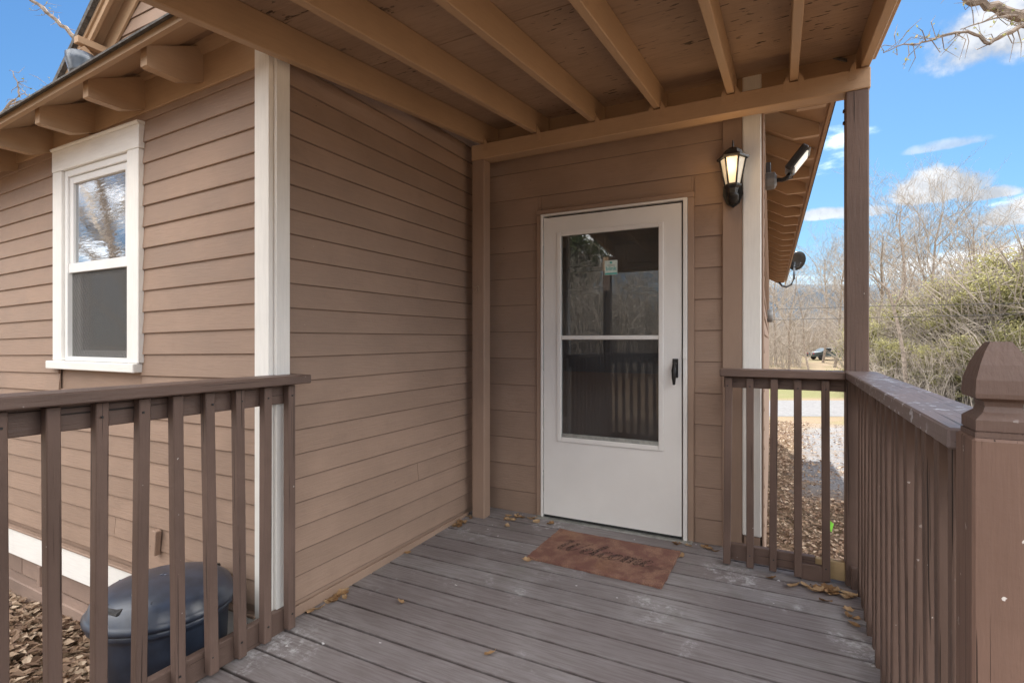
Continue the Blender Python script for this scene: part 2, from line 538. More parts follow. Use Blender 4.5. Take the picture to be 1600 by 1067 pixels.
def ground_mat():
    m, t, b = new_mat('leaf covered ground')
    geo = N(t, 'ShaderNodeNewGeometry')
    pos = geo.outputs['Position']
    sp = N(t, 'ShaderNodeSeparateXYZ')
    t.links.new(pos, sp.inputs[0])
    X, Y = sp.outputs[0], sp.outputs[1]
    dep = mth(t, 'ADD', mth(t, 'MULTIPLY', X, -0.46), mth(t, 'MULTIPLY', Y, 0.888))
    vo = N(t, 'ShaderNodeTexVoronoi')
    vo.inputs['Scale'].default_value = 16
    t.links.new(pos, vo.inputs['Vector'])
    rc = N(t, 'ShaderNodeSeparateColor')
    t.links.new(vo.outputs['Color'], rc.inputs[0])
    leaf = mixc(t, rc.outputs[0], (0.09, 0.055, 0.036), (0.28, 0.20, 0.13))
    leaf = mixc(t, mapr(t, tex(t, pos, 1.1, 5), 0.4, 0.62), leaf, (0.20, 0.15, 0.10))
    # gravel drive
    gv = mixc(t, mapr(t, tex(t, pos, 42, 3, 0.8), 0.35, 0.65), (0.10, 0.10, 0.105), (0.28, 0.28, 0.29))
    edge = mth(t, 'SUBTRACT', X, mth(t, 'ADD', mth(t, 'MULTIPLY', mth(t, 'SUBTRACT', Y, 9.0), 0.035), 0.15))
    edge = mth(t, 'ADD', edge, mth(t, 'MULTIPLY', mth(t, 'SUBTRACT', tex(t, pos, 1.4, 5, 0.65), 0.5), 1.1))
    gm = mth(t, 'MULTIPLY', mapr(t, edge, -0.1, 0.25), mapr(t, edge, 2.6, 2.3))
    gm = mth(t, 'MULTIPLY', gm, mapr(t, Y, 6.6, 8.4))
    gm = mth(t, 'MULTIPLY', gm, mapr(t, tex(t, pos, 3.3, 4, 0.7), 0.30, 0.5))
    c = mixc(t, gm, leaf, gv)
    # dry winter grass beyond the road and patches before it
    gr = mixc(t, mapr(t, tex(t, pos, 30, 4, 0.75), 0.35, 0.65), (0.12, 0.105, 0.05), (0.25, 0.20, 0.12))
    gr = mixc(t, mapr(t, tex(t, pos, 0.35, 4), 0.45, 0.6), gr, (0.22, 0.165, 0.11))
    gr = mixc(t, mth(t, 'MULTIPLY', mth(t, 'MULTIPLY', mapr(t, dep, 25.0, 26), mapr(t, dep, 34, 29)), 0.6), gr, (0.13, 0.15, 0.05))
    far = mapr(t, mth(t, 'ADD', dep, mth(t, 'MULTIPLY', tex(t, pos, 0.8, 4), 5.0)), 17.0, 20.5)
    c = mixc(t, far, c, gr)
    bp = N(t, 'ShaderNodeBump')
    bp.inputs['Strength'].default_value = 0.8
    bp.inputs['Distance'].default_value = 0.03
    t.links.new(tex(t, pos, 14, 6, 0.75), bp.inputs['Height'])
    t.links.new(bp.outputs[0], b.inputs['Normal'])
    t.links.new(c, b.inputs['Base Color'])
    b.inputs['Roughness'].default_value = 0.95
    b.inputs['Specular IOR Level'].default_value = 0.1
    return m


def emit_mat(name, col, strength, base=(0.8, 0.75, 0.6)):
    m, t, b = new_mat(name)
    raw, _ = coords(t, (1, 1, 1))
    n = tex(t, raw, 25, 3)
    b.inputs['Base Color'].default_value = base + (1,)
    b.inputs['Roughness'].default_value = 0.3
    b.inputs['Emission Color'].default_value = col + (1,)
    t.links.new(mapr(t, n, 0.25, 0.75, strength * 0.65, strength * 1.2), b.inputs['Emission Strength'])
    return m


def shingle_mat():
    m, t, b = new_mat('asphalt shingle')
    geo = N(t, 'ShaderNodeNewGeometry')
    n = tex(t, geo.outputs['Position'], 30, 5, 0.8)
    t.links.new(mixc(t, mapr(t, n, 0.35, 0.65), (0.05, 0.048, 0.045), (0.15, 0.14, 0.13)), b.inputs['Base Color'])
    b.inputs['Roughness'].default_value = 0.9
    return m


sheath = sheath_mat()
deckm = deck_mat()
coir = mat_mat()
ink = ink_mat()
pane_door = glass_mat('door glass', 0.055, (0.72, 0.74, 0.74), 0.0)
pane_door_low = glass_mat('screened door glass', 0.025, (0.64, 0.65, 0.66), 0.0)
pane_win = glass_mat('window glass', 0.42, (0.6, 0.62, 0.63), 0.055)
pane_win_low = glass_mat('lower window glass', 0.05, (0.8, 0.8, 0.8), 0.02)
screenm = screen_mat()
groundm = ground_mat()
shingle = shingle_mat()
lampglow = emit_mat('lit lantern glass', (1.0, 0.80, 0.52), 0.09, (0.62, 0.58, 0.50))
ledglass = emit_mat('flood lamp lens', (1.0, 0.97, 0.90), 0.2)
dryleaf = leaf_mat('dry leaf', (0.16, 0.085, 0.04), (0.36, 0.22, 0.11), (0.50, 0.36, 0.22), 0.2)
litter = leaf_mat('leaf litter', (0.13, 0.078, 0.052), (0.33, 0.225, 0.15), (0.52, 0.41, 0.30), 0.15)
shrubleaf = leaf_mat('shrub leaf', (0.175, 0.17, 0.075), (0.33, 0.31, 0.14), (0.44, 0.40, 0.25), 0.5)
pineleaf = leaf_mat('evergreen needles', (0.035, 0.055, 0.022), (0.07, 0.095, 0.035), (0.12, 0.13, 0.06), 0.3)
budleaf = leaf_mat('spring bud', (0.16, 0.17, 0.06), (0.30, 0.30, 0.11), (0.38, 0.30, 0.18), 0.4)
bark = simple('grey bark', (0.27, 0.22, 0.18), 0.9, 0, 0.35, 9, 0.6, 0.1)
bark_dark = simple('dark bark', (0.14, 0.105, 0.08), 0.9, 0, 0.35, 9, 0.6, 0.1)
twig_m = simple('dry twigs', (0.36, 0.31, 0.26), 0.9, 0, 0.4, 3, 0, 0.1)
asphalt = simple('worn asphalt', (0.15, 0.15, 0.155), 0.9, 0, 0.15, 9, 0.2, 0.2)
hillm = simple('blue distant hill', (0.10, 0.145, 0.19), 1.0, 0, 0.1, 0.05, 0, 0.0)  # distance haze put into the hill's blue colour
cream = simple('pale siding', (0.62, 0.60, 0.56), 0.8)
tealtext = simple('teal print', (0.08, 0.42, 0.40), 0.5)
stickerm = simple('sticker paper', (0.60, 0.70, 0.66), 0.5)

# ------------------------------------------------------------------ object helpers
WM = {}


def link(o, parent=None, mw=None):
    COL.objects.link(o)
    mw = mw or Matrix()
    WM[o.name] = mw
    if parent is not None:
        o.parent = parent
        o.matrix_parent_inverse = WM[parent.name].inverted()
    o.matrix_basis = mw
    return o


def tag(o, label, cat, group=None, kind=None):
    if label:
        o['label'] = label
    if cat:
        o['category'] = cat
    if group:
        o['group'] = group
    if kind:
        o['kind'] = kind
    return o


def thing(name, label, cat, loc=(0, 0, 0), group=None):
    o = bpy.data.objects.new(name, None)
    o.empty_display_size = 0.1
    link(o, None, Matrix.Translation(loc))
    return tag(o, label, cat, group)


def setmat(me, m):
    me.materials.clear()
    me.materials.append(m)
    return me


CACHE = {}


def box_mesh(dx, dy, dz, mat, bev=0.0025):
    key = (round(dx, 5), round(dy, 5), round(dz, 5), mat.name, bev)
    if key in CACHE:
        return CACHE[key]
    bm = bmesh.new()
    bmesh.ops.create_cube(bm, size=1.0)
    for v in bm.verts:
        v.co = Vector((v.co.x * dx, v.co.y * dy, v.co.z * dz))
    if bev:
        bmesh.ops.bevel(bm, geom=bm.edges[:], offset=min(bev, 0.3 * min(dx, dy, dz)), segments=1, affect='EDGES', profile=0.5)
    me = bpy.data.meshes.new('box')
    bm.to_mesh(me)
    bm.free()
    setmat(me, mat)
    CACHE[key] = me
    return me


def box(name, x, y, z, mat, parent=None, bev=0.0025, rot=None):
    """x, y, z are (low, high) pairs in world space before rot (about the centre)"""
    dx, dy, dz = x[1] - x[0], y[1] - y[0], z[1] - z[0]
    o = bpy.data.objects.new(name, box_mesh(dx, dy, dz, mat, bev))
    mw = Matrix.Translation(((x[0] + x[1]) / 2, (y[0] + y[1]) / 2, (z[0] + z[1]) / 2))
    if rot is not None:
        mw = mw @ rot
    return link(o, parent, mw)


def mesh_obj(name, verts, faces, mat, parent=None, mw=None, smooth=False, tones=None):
    me = bpy.data.meshes.new(name)
    me.from_pydata([tuple(v) for v in verts], [], faces)
    me.update()
    if smooth:
        for p in me.polygons:
            p.use_smooth = True
    if tones is not None:
        a = me.attributes.new('tone', 'FLOAT', 'FACE')
        a.data.foreach_set('value', tones)
    setmat(me, mat)
    o = bpy.data.objects.new(name, me)
    return link(o, parent, mw)


def prism_obj(name, prof, axis, lo, hi, mat, parent=None, mw=None):
    """profile polygon (2-D) extruded along an axis between lo and hi"""
    n = len(prof)
    vs_ = []
    for e in (lo, hi):
        for a, b in prof:
            vs_.append({'x': (e, a, b), 'y': (a, e, b), 'z': (a, b, e)}[axis])
    fs = [[i, (i + 1) % n, n + (i + 1) % n, n + i] for i in range(n)]
    fs += [list(range(n))[::-1], list(range(n, 2 * n))]
    me = bpy.data.meshes.new(name)
    me.from_pydata(vs_, [], fs)
    bm = bmesh.new()
    bm.from_mesh(me)
    bmesh.ops.recalc_face_normals(bm, faces=bm.faces)
    bm.to_mesh(me)
    bm.free()
    setmat(me, mat)
    o = bpy.data.objects.new(name, me)
    return link(o, parent, mw)


def tube(bm_v, bm_f, pts, rads, sides=6, cap=True):
    """append a tube through pts"""
    rings = []
    up = Vector((0, 0, 1))
    for i, p in enumerate(pts):
        a = pts[max(0, i - 1)]
        b = pts[min(len(pts) - 1, i + 1)]
        d = (Vector(b) - Vector(a))
        d = d.normalized() if d.length > 1e-9 else up
        ref = up if abs(d.z) < 0.9 else Vector((1, 0, 0))
        s = d.cross(ref).normalized()
        t = s.cross(d)
        ring = []
        for k in range(sides):
            an = 2 * math.pi * k / sides
            ring.append(len(bm_v))
            bm_v.append(Vector(p) + (s * math.cos(an) + t * math.sin(an)) * rads[i])
        rings.append(ring)
    for a, b in zip(rings, rings[1:]):
        for k in range(sides):
            bm_f.append([a[k], a[(k + 1) % sides], b[(k + 1) % sides], b[k]])
    if cap:
        bm_f.append(rings[-1][:])
        bm_f.append(rings[0][::-1])


def tube_obj(name, pts, r, mat, parent=None, sides=8, smooth=True):
    v, f = [], []
    rads = r if isinstance(r, (list, tuple)) else [r] * len(pts)
    tube(v, f, pts, rads, sides)
    return mesh_obj(name, v, f, mat, parent, None, smooth)


def lathe(name, prof, mat, parent=None, mw=None, sides=24, sx=1.0, sy=1.0, smooth=True, rot0=0.0):
    v, f = [], []
    for r, z in prof:
        for k in range(sides):
            an = 2 * math.pi * k / sides + rot0
            v.append((r * math.cos(an) * sx, r * math.sin(an) * sy, z))
    m_ = len(prof)
    for i in range(m_ - 1):
        for k in range(sides):
            f.append([i * sides + k, i * sides + (k + 1) % sides, (i + 1) * sides + (k + 1) % sides, (i + 1) * sides + k])
    f.append(list(range(sides))[::-1])
    f.append([(m_ - 1) * sides + k for k in range(sides)])
    return mesh_obj(name, v, f, mat, parent, mw, smooth)


# ------------------------------------------------------------------ ground, road, hills
def view_depth(x, y):
    return -0.4598 * x + 0.888 * y


def gz(x, y):
    d = view_depth(x, y)
    if d < 3:
        h = -0.40
    elif d < 18:
        h = -0.40 - 1.25 * ((d - 3) / 15)
    elif d < 26:
        h = -1.65
    elif d < 75:
        h = -1.65 + 0.014 * (d - 26)
    else:
        h = -0.96
    k = min(1.0, max(0.0, (abs(d - 22) - 3.5) / 3))
    return h + 0.03 * k * noise.noise(Vector((x * 0.6, y * 0.6, 0)))


def axis_steps():
    a, q = [0.0], 0.45
    while a[-1] < 400:
        a.append(a[-1] + q)
        if a[-1] > 9:
            q *= 1.14
    return [-t for t in a[:0:-1]] + a


gx, gy = [t for t in axis_steps()], [t + 6 for t in axis_steps()]
gv_, gf_ = [], []
for y in gy:
    for x in gx:
        gv_.append((x, y, gz(x, y)))
nx = len(gx)
for j in range(len(gy) - 1):
    for i in range(nx - 1):
        a = j * nx + i
        gf_.append([a, a + 1, a + nx + 1, a + nx])
g = mesh_obj('ground', gv_, gf_, groundm, smooth=True)
g['kind'] = 'structure'

rv, rf = [], []
for k in range(-40, 41):
    L = k * 3.0
    for dd in (19.5, 20.3, 23.9, 24.7):
        # along the road: (0.888, 0.46); across it: (-0.46, 0.888)
        w = 0.12 * noise.noise(Vector((L * 0.15, dd, 2)))
        x, y = 0.888 * L - 0.46 * (dd + w), 0.46 * L + 0.888 * (dd + w)
        rv.append((x, y, gz(x, y) + (0.018 if 20 < dd < 24 else 0.008)))
for k in range(80):
    for j in range(3):
        a = k * 4 + j
        rf.append([a, a + 4, a + 5, a + 1])
rd = mesh_obj('road', rv, rf, asphalt)
rd['kind'] = 'structure'

hv, hf = [], []
for i in range(61):
    an = R(-60 + i * 2)
    d = 330
    h = 37 + 4.0 * noise.noise(Vector((i * 0.16, 0, 5)))
    for q, (dd, hh) in enumerate(((0, -4), (25, h * 0.8), (60, h), (140, -4))):
        hv.append((math.sin(an) * (d + dd), math.cos(an) * (d + dd), hh))
for i in range(60):
    for q in range(3):
        a = i * 4 + q
        hf.append([a, a + 4, a + 5, a + 1])
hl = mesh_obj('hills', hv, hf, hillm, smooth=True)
hl['kind'] = 'structure'

# ------------------------------------------------------------------ the house
D = 3.317            # door wall
XS = -1.973          # side wall beside the deck
WY = 1.53            # wall with the window
house = thing('house', 'brown clapboard house with white corner boards, storm door and white framed window', 'house', (-3, 6, -0.4))


def clap_mesh(L, h, t, dz, mat):
    key = ('clap', round(L, 4), round(h, 4), t, round(dz, 5), mat.name)
    if key in CACHE:
        return CACHE[key]
    prof = [(-t, 0.0025), (-t + 0.002, 0.0), (0.0, 0.0), (0.0, h + 0.014), (-0.0025, h + 0.014)]
    n = len(prof)
    nseg = max(1, int(L / 0.5))
    v, f = [], []
    for i in range(nseg + 1):
        e = i / nseg
        for (y, z) in prof:
            v.append((L * e, y, z + dz * e))
    for i in range(nseg):
        for k in range(n):
            f.append([i * n + k, i * n + (k + 1) % n, (i + 1) * n + (k + 1) % n, (i + 1) * n + k])
    f.append(list(range(n)))
    f.append([nseg * n + k for k in range(n)][::-1])
    me = bpy.data.meshes.new('siding_board')
    me.from_pydata(v, [], f)
    bm = bmesh.new()
    bm.from_mesh(me)
    bmesh.ops.recalc_face_normals(bm, faces=bm.faces)
    bm.to_mesh(me)
    bm.free()
    setmat(me, mat)
    CACHE[key] = me
    return me


def clap(x, y, z, L, h, parent, t=0.013, dz=0.0, rot=0.0, mat=None):
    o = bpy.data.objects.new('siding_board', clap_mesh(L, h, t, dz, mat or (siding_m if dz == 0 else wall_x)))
    jit = Matrix.Rotation(R(random.uniform(-0.035, 0.035)), 4, 'Y')
    return link(o, parent, Matrix.Translation((x, y + random.uniform(-0.0008, 0.0008), z)) @ Matrix.Rotation(rot, 4, 'Z') @ jit)


# --- side wall, facing the deck (boards run away from the camera)
side = box('side_wall', (XS - 0.12, XS - 0.006), (WY + 0.06, D + 0.1), (-0.60, 2.66), wall_x, house, 0)
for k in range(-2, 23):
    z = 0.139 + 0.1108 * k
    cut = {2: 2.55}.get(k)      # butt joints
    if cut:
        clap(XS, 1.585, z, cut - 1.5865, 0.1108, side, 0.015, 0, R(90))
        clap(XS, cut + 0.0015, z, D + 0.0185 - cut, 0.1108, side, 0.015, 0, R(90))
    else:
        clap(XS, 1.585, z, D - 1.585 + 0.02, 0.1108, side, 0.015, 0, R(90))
# bottom trim strip where the wall meets the deck
box('base_strip', (XS + 0.014, XS + 0.028), (1.63, 3.10), (-0.035, 0.012), wall_x, side, 0.002)

# --- window wall
WX0 = -6.4
win_wall = box('window_wall', (WX0, XS - 0.07), (WY + 0.3, WY + 0.36), (-0.38, 2.68), room_m, house, 0)
EDGE = -2.042
WL, WR = -3.848, -2.938
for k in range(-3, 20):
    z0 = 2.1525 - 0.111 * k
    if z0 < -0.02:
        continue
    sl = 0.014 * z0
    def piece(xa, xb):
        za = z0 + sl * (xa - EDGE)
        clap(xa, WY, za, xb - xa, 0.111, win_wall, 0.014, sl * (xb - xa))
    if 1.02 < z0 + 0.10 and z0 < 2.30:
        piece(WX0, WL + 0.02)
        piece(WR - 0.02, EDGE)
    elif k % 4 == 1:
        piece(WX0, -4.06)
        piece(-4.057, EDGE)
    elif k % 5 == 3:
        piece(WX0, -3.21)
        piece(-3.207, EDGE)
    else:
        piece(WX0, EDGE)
# sheathing behind the boards, left and right of the window, over and under it
box('sheathing', (WX0, WL + 0.05), (WY + 0.008, WY + 0.1), (-0.36, 2.66), wall_x, win_wall, 0)
box('sheathing', (WR - 0.05, XS - 0.02), (WY + 0.008, WY + 0.1), (-0.36, 2.66), wall_x, win_wall, 0)
box('sheathing', (WL + 0.051, WR - 0.051), (WY + 0.008, WY + 0.1), (-0.36, 1.07), wall_x, win_wall, 0)
box('sheathing', (WL + 0.051, WR - 0.051), (WY + 0.008, WY + 0.1), (2.28, 2.66), wall_x, win_wall, 0)
tilt3 = Matrix.Rotation(R(-1.5), 4, 'Y')
box('frieze_board', (WX0, EDGE), (WY - 0.022, WY), (2.345, 2.56), tan_x, win_wall, 0.003, Matrix.Rotation(R(-1.6), 4, 'Y'))
prism_obj('crown_moulding', [(WY - 0.023, 2.50), (WY - 0.035, 2.505), (WY - 0.06, 2.545), (WY - 0.075, 2.56), (WY - 0.075, 2.60), (WY - 0.023, 2.60)], 'x', WX0, EDGE, tan_x, win_wall,
          Matrix.Translation((-4.2, 0, 2.5)) @ Matrix.Rotation(R(-1.6), 4, 'Y') @ Matrix.Translation((4.2, 0, -2.5)))
# skirt and foundation
box('skirt_board', (WX0, EDGE - 0.0), (WY - 0.026, WY - 0.001), (-0.165, -0.004), white_x, win_wall, 0.003)
box('drip_cap', (WX0, EDGE), (WY - 0.034, WY - 0.001), (-0.002, 0.012), wall_x, win_wall, 0.003)
box('foundation', (WX0, XS - 0.08), (WY + 0.012, WY + 0.10), (-0.9, -0.15), found_m, house, 0.0)
for (xa, xb) in ((-6.3, -5.2), (-5.19, -4.33), (-4.32, -3.35), (-3.34, -2.4)):
    box('foundation_plank', (xa, xb), (WY - 0.006, WY + 0.011), (-0.285, -0.168), found_m, win_wall, 0.003)
for xa in (-5.18, -4.06, -2.92):
    box('batten', (xa, xa + 0.035), (WY - 0.03, WY - 0.007), (-0.30, -0.17), found_m, win_wall, 0.003)
box('foundation_ledge', (WX0, XS - 0.08), (WY - 0.06, WY + 0.011), (-0.42, -0.29), found_m, win_wall, 0.006, Matrix.Rotation(R(0.6), 4, 'Y'))
box('wood_peg', (-2.80, -2.765), (WY - 0.045, WY - 0.016), (0.14, 0.265), wall_x, win_wall, 0.003, Matrix.Rotation(R(6), 4, 'Y'))
# corner boards, white
cb = box('corner_board', (-2.046, -1.955), (WY - 0.024, WY + 0.001), (-0.52, 2.50), white_z, house, 0.0012)
cb2 = box('corner_board', (XS + 0.0135, XS + 0.0365), (WY + 0.0015, 1.600), (-0.52, 2.47), white_z, house, 0.0012)

# --- the window
win = box('window', (WL, WR), (WY + 0.085, WY + 0.099), (1.09, 2.33), room_m, house, 0)
fy = (WY - 0.034, WY - 0.004)
box('casing', (WL, WL + 0.105), fy, (1.094, 2.202), white_z, win, 0.003)
box('casing', (WR - 0.105, WR), fy, (1.094, 2.202), white_z, win, 0.003)
box('head_casing', (WL - 0.006, WR + 0.006), (WY - 0.0352, WY - 0.004), (2.204, 2.326), white_x, win, 0.003)
prism_obj('head_cap', [(WY - 0.0, 2.3265), (WY - 0.036, 2.3265), (WY - 0.044, 2.334), (WY - 0.044, 2.341), (WY, 2.345)], 'x', WL - 0.010, WR + 0.008, white_x, win)
box('sill', (WL - 0.035, WR - 0.008), (WY - 0.055, WY + 0.0), (1.045, 1.092), white_x, win, 0.004)
fx0, fx1 = WL + 0.107, WR - 0.107
fr = win
for xa, xb in ((fx0, fx0 + 0.032), (fx1 - 0.032, fx1)):
    box('frame', (xa, xb), (WY - 0.018, WY + 0.06), (1.094, 2.202), vinyl, win, 0.002)
box('frame', (fx0 + 0.033, fx1 - 0.033), (WY - 0.018, WY + 0.06), (2.165, 2.202), vinyl, win, 0.002)
box('frame', (fx0 + 0.033, fx1 - 0.033), (WY - 0.018, WY + 0.06), (1.094, 1.118), vinyl, win, 0.002)
ux0, ux1 = fx0 + 0.034, fx1 - 0.034
for xa, xb in ((ux0, ux0 + 0.036), (ux1 - 0.036, ux1)):
    box('sash', (xa, xb), (WY - 0.006, WY + 0.026), (1.66, 2.163), vinyl, win, 0.002)
    box('sash', (xa, xb), (WY + 0.03, WY + 0.058), (1.12, 1.655), vinyl, win, 0.002)
box('sash', (ux0 + 0.037, ux1 - 0.037), (WY - 0.006, WY + 0.026), (2.125, 2.163), vinyl, win, 0.002)
box('sash', (ux0 - 0.001, ux1 + 0.001), (WY - 0.010, WY + 0.028), (1.605, 1.659), vinyl, win, 0.002)
box('sash', (ux0 + 0.037, ux1 - 0.037), (WY + 0.03, WY + 0.058), (1.12, 1.155), vinyl, win, 0.002)
box('pane', (ux0 + 0.03, ux1 - 0.03), (WY + 0.008, WY + 0.012), (1.655, 2.13), pane_win, win, 0)
box('pane', (ux0 + 0.03, ux1 - 0.03), (WY + 0.042, WY + 0.046), (1.15, 1.61), pane_win_low, win, 0)
box('insect_screen', (ux0 + 0.004, ux1 - 0.004), (WY + 0.004, WY + 0.0055), (1.119, 1.604), screenm, win, 0)

# --- eave of the window wing
def zeave(x):
    return 2.474 + 0.062 * (x + 2.457)


for i in range(9):
    x = -2.435 - 0.487 * i
    if i == 0 or True:
        zt = zeave(x)
        prof = [(1.262, zt - 0.085), (1.275, zt - 0.090), (1.41, zt - 0.090), (WY + 0.02, zt - 0.035), (WY + 0.02, zt + 0.135), (1.262, zt - 0.002)]
        prism_obj('rafter_tail', prof, 'x', x - 0.024, x + 0.024, tan_y, house)
ey0, ey1 = 1.235, 2.66
sl_ = 0.53
def roof_z(x, y):
    return zeave(x) + (y - 1.262) * sl_


def slab(name, x0, x1, y0, y1, lift, thick, mat, parent, zf):
    v = []
    for zz in (lift, lift + thick):
        for (x, y) in ((x0, y0), (x1, y0), (x1, y1), (x0, y1)):
            v.append((x, y, zf(x, y) + zz))
    f = [[3, 2, 1, 0], [4, 5, 6, 7], [0, 1, 5, 4], [1, 2, 6, 5], [2, 3, 7, 6], [3, 0, 4, 7]]
    return mesh_obj(name, v, f, mat, parent)


roofw = slab('roof', WX0 - 0.2, -1.93, 1.235, 2.70, 0.002, 0.02, sheath, house, roof_z)
slab('soffit_board', WX0 - 0.2, -1.93, 1.236, 1.40, -0.006, 0.007, tan_x, roofw, roof_z)
v = []
fasc = slab('fascia', WX0 - 0.2, -1.90, 1.212, 1.234, -0.038, 0.054, tan_x, house, lambda x, y: zeave(x))
for j in range(8):
    y0 = 1.185 + j * 0.19
    sh = slab('shingle_course', WX0 - 0.22, -1.90, y0, y0 + 0.23, 0.0225, 0.009, shingle, roofw, lambda x, y, y0=y0: zeave(x) + (y0 - 1.262) * sl_ + (y - y0) * sl_ * 0.93)
# vent pipe with a galvanised cap
vent = thing('roof_vent', 'galvanised steel vent cap standing on the roof above the window', 'vent', (-3.757, 1.6, 2.66))
VX, VY, VZ = -3.757, 1.6, 2.60
lathe('pipe', [(0.035, 0), (0.035, 0.24)], galv, vent, Matrix.Translation((VX, VY, VZ)), 14)
lathe('cap', [(0.05, 0.20), (0.062, 0.225), (0.062, 0.235), (0.076, 0.285), (0.078, 0.325), (0.070, 0.332)], galv, vent, Matrix.Translation((VX, VY, VZ)), 18)

# --- gable that stands above the wing roof
GY = 2.354
def gable_z(x):
    return 3.42 + 0.807 * (x + 5.53)


gw = mesh_obj('gable_wall', [(WX0 - 1.2, GY, 2.2), (-3.0, GY, 2.2), (-3.0, GY, gable_z(-3.0)), (WX0 - 1.2, GY, gable_z(WX0 - 1.2))],
              [[0, 1, 2, 3]], wall_x, house)
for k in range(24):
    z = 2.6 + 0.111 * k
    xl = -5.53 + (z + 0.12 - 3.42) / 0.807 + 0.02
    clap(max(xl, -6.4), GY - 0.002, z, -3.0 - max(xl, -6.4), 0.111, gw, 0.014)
def rake(name, y0, y1, lo, hi, mat, x0=-7.0, x1=-3.0, parent=house):
    v = []
    for (x) in (x0, x1):
        for (y, z) in ((y0, lo), (y1, lo), (y1, hi), (y0, hi)):
            v.append((x, y, gable_z(x) + z))
    f = [[0, 1, 2, 3], [7, 6, 5, 4], [0, 4, 5, 1], [1, 5, 6, 2], [2, 6, 7, 3], [3, 7, 4, 0]]
    return mesh_obj(name, v, f, mat, parent)


rake('barge_board', 2.20, 2.225, -0.165, -0.055, tan_x)
rake('barge_trim', 2.185, 2.199, -0.098, -0.055, tan_x)
rake('gable_soffit', 2.226, GY - 0.016, -0.07, -0.054, tan_x)
rake('gable_roof', 2.15, 9.0, -0.053, 0.0, shingle)
rake('frieze_trim', GY - 0.034, GY - 0.017, -0.27, -0.071, tan_x)
# knee brace under the rake
bx_ = -5.04
box('brace', (bx_ - 0.03, bx_ + 0.03), (2.11, GY - 0.02), (3.600, 3.658), tan_y, house, 0.004)
box('brace', (bx_ - 0.024, bx_ + 0.024), (2.125, GY - 0.03), (3.495, 3.54), tan_y, house, 0.003, Matrix.Rotation(R(-38), 4, 'X'))

# --- main body: door wall
dw = box('door_wall', (-2.0, -0.115), (D + 0.012, D + 0.03), (-0.6, 1.0), wall_x, house, 0)
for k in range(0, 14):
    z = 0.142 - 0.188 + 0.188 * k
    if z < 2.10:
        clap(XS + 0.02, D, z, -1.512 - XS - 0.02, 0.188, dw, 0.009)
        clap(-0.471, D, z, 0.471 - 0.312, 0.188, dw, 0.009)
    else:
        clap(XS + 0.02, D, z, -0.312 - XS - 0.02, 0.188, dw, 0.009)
box('sheathing', (-2.0, -1.49), (D + 0.001, D + 0.0115), (-0.6, 2.8), wall_x, dw, 0)
box('sheathing', (-0.49, -0.115), (D + 0.001, D + 0.0115), (-0.6, 2.8), wall_x, dw, 0)
box('sheathing', (-1.489, -0.491), (D + 0.001, D + 0.0115), (2.09, 2.8), wall_x, dw, 0)
box('frieze_board', (XS + 0.03, 0.40), (D - 0.03, D - 0.010), (2.50, 2.78), tan_x, dw, 0.002)
# casing in wall colour round the door opening
box('door_casing', (-1.511, -1.476), (D - 0.028, D - 0.0005), (-0.02, 2.075), wall_z, dw, 0.003)
box('door_casing', (-0.507, -0.472), (D - 0.028, D - 0.0005), (-0.02, 2.075), wall_z, dw, 0.003)
box('door_casing', (-1.511, -0.472), (D - 0.029, D - 0.0005), (2.0755, 2.108), wall_x, dw, 0.003)
box('pilaster', (-0.311, -0.205), (D - 0.030, D - 0.0005), (-0.3, 2.5), wall_z, dw, 0.003)
box('corner_board', (-0.2035, -0.104), (D - 0.036, D - 0.002), (0.09, 2.775), white_z, house, 0.006)
box('post_stub', (-0.196, -0.11), (D - 0.03, D + 0.06), (-0.7, 0.086), wall_z, house, 0.004)
box('wall_core', (-6.2, -0.32), (3.48, 14.5), (-2.2, 2.9), room_m, house, 0)

# --- inner door behind the storm door
idr = box('inner_door', (-1.47, -0.515), (D + 0.10, D + 0.14), (0.0, 2.06), dark_paint, house, 0.002)
for xa, xb in ((-1.38, -1.06), (-0.94, -0.62)):
    for za, zb in ((1.68, 1.90), (0.92, 1.56), (0.20, 0.80)):
        box('door_panel', (xa, xb), (D + 0.083, D + 0.0995), (za, zb), dark_paint, idr, 0.002)
        box('door_panel', (xa + 0.035, xb - 0.035), (D + 0.070, D + 0.0825), (za + 0.035, zb - 0.035), dark_paint, idr, 0.012)
box('door_jamb', (-1.488, -1.472), (D + 0.0, D + 0.15), (-0.02, 2.075), white_z, idr, 0)
box('door_jamb', (-0.513, -0.495), (D + 0.0, D + 0.15), (-0.02, 2.075), white_z, idr, 0)
box('threshold', (-1.505, -0.478), (D - 0.075, D + 0.1), (-0.03, 0.006), alu, idr, 0.004)

# --- storm door
yf = D - 0.036
def holed_slab(name, xs, zs, holes, y0, y1, mat, parent):
    bm = bmesh.new()
    g_ = {}
    for i, x in enumerate(xs):
        for k, z in enumerate(zs):
            g_[i, k] = bm.verts.new((x, y0, z))
    fs = []
    for i in range(len(xs) - 1):
        for k in range(len(zs) - 1):
            if (i, k) not in holes:
                fs.append(bm.faces.new([g_[i, k], g_[i + 1, k], g_[i + 1, k + 1], g_[i, k + 1]]))
    ex = bmesh.ops.extrude_face_region(bm, geom=fs)
    for e in ex['geom']:
        if isinstance(e, bmesh.types.BMVert):
            e.co.y = y1
    bmesh.ops.recalc_face_normals(bm, faces=bm.faces)
    me = bpy.data.meshes.new(name)
    bm.to_mesh(me)
    bm.free()
    setmat(me, mat)
    return link(bpy.data.objects.new(name, me), parent)


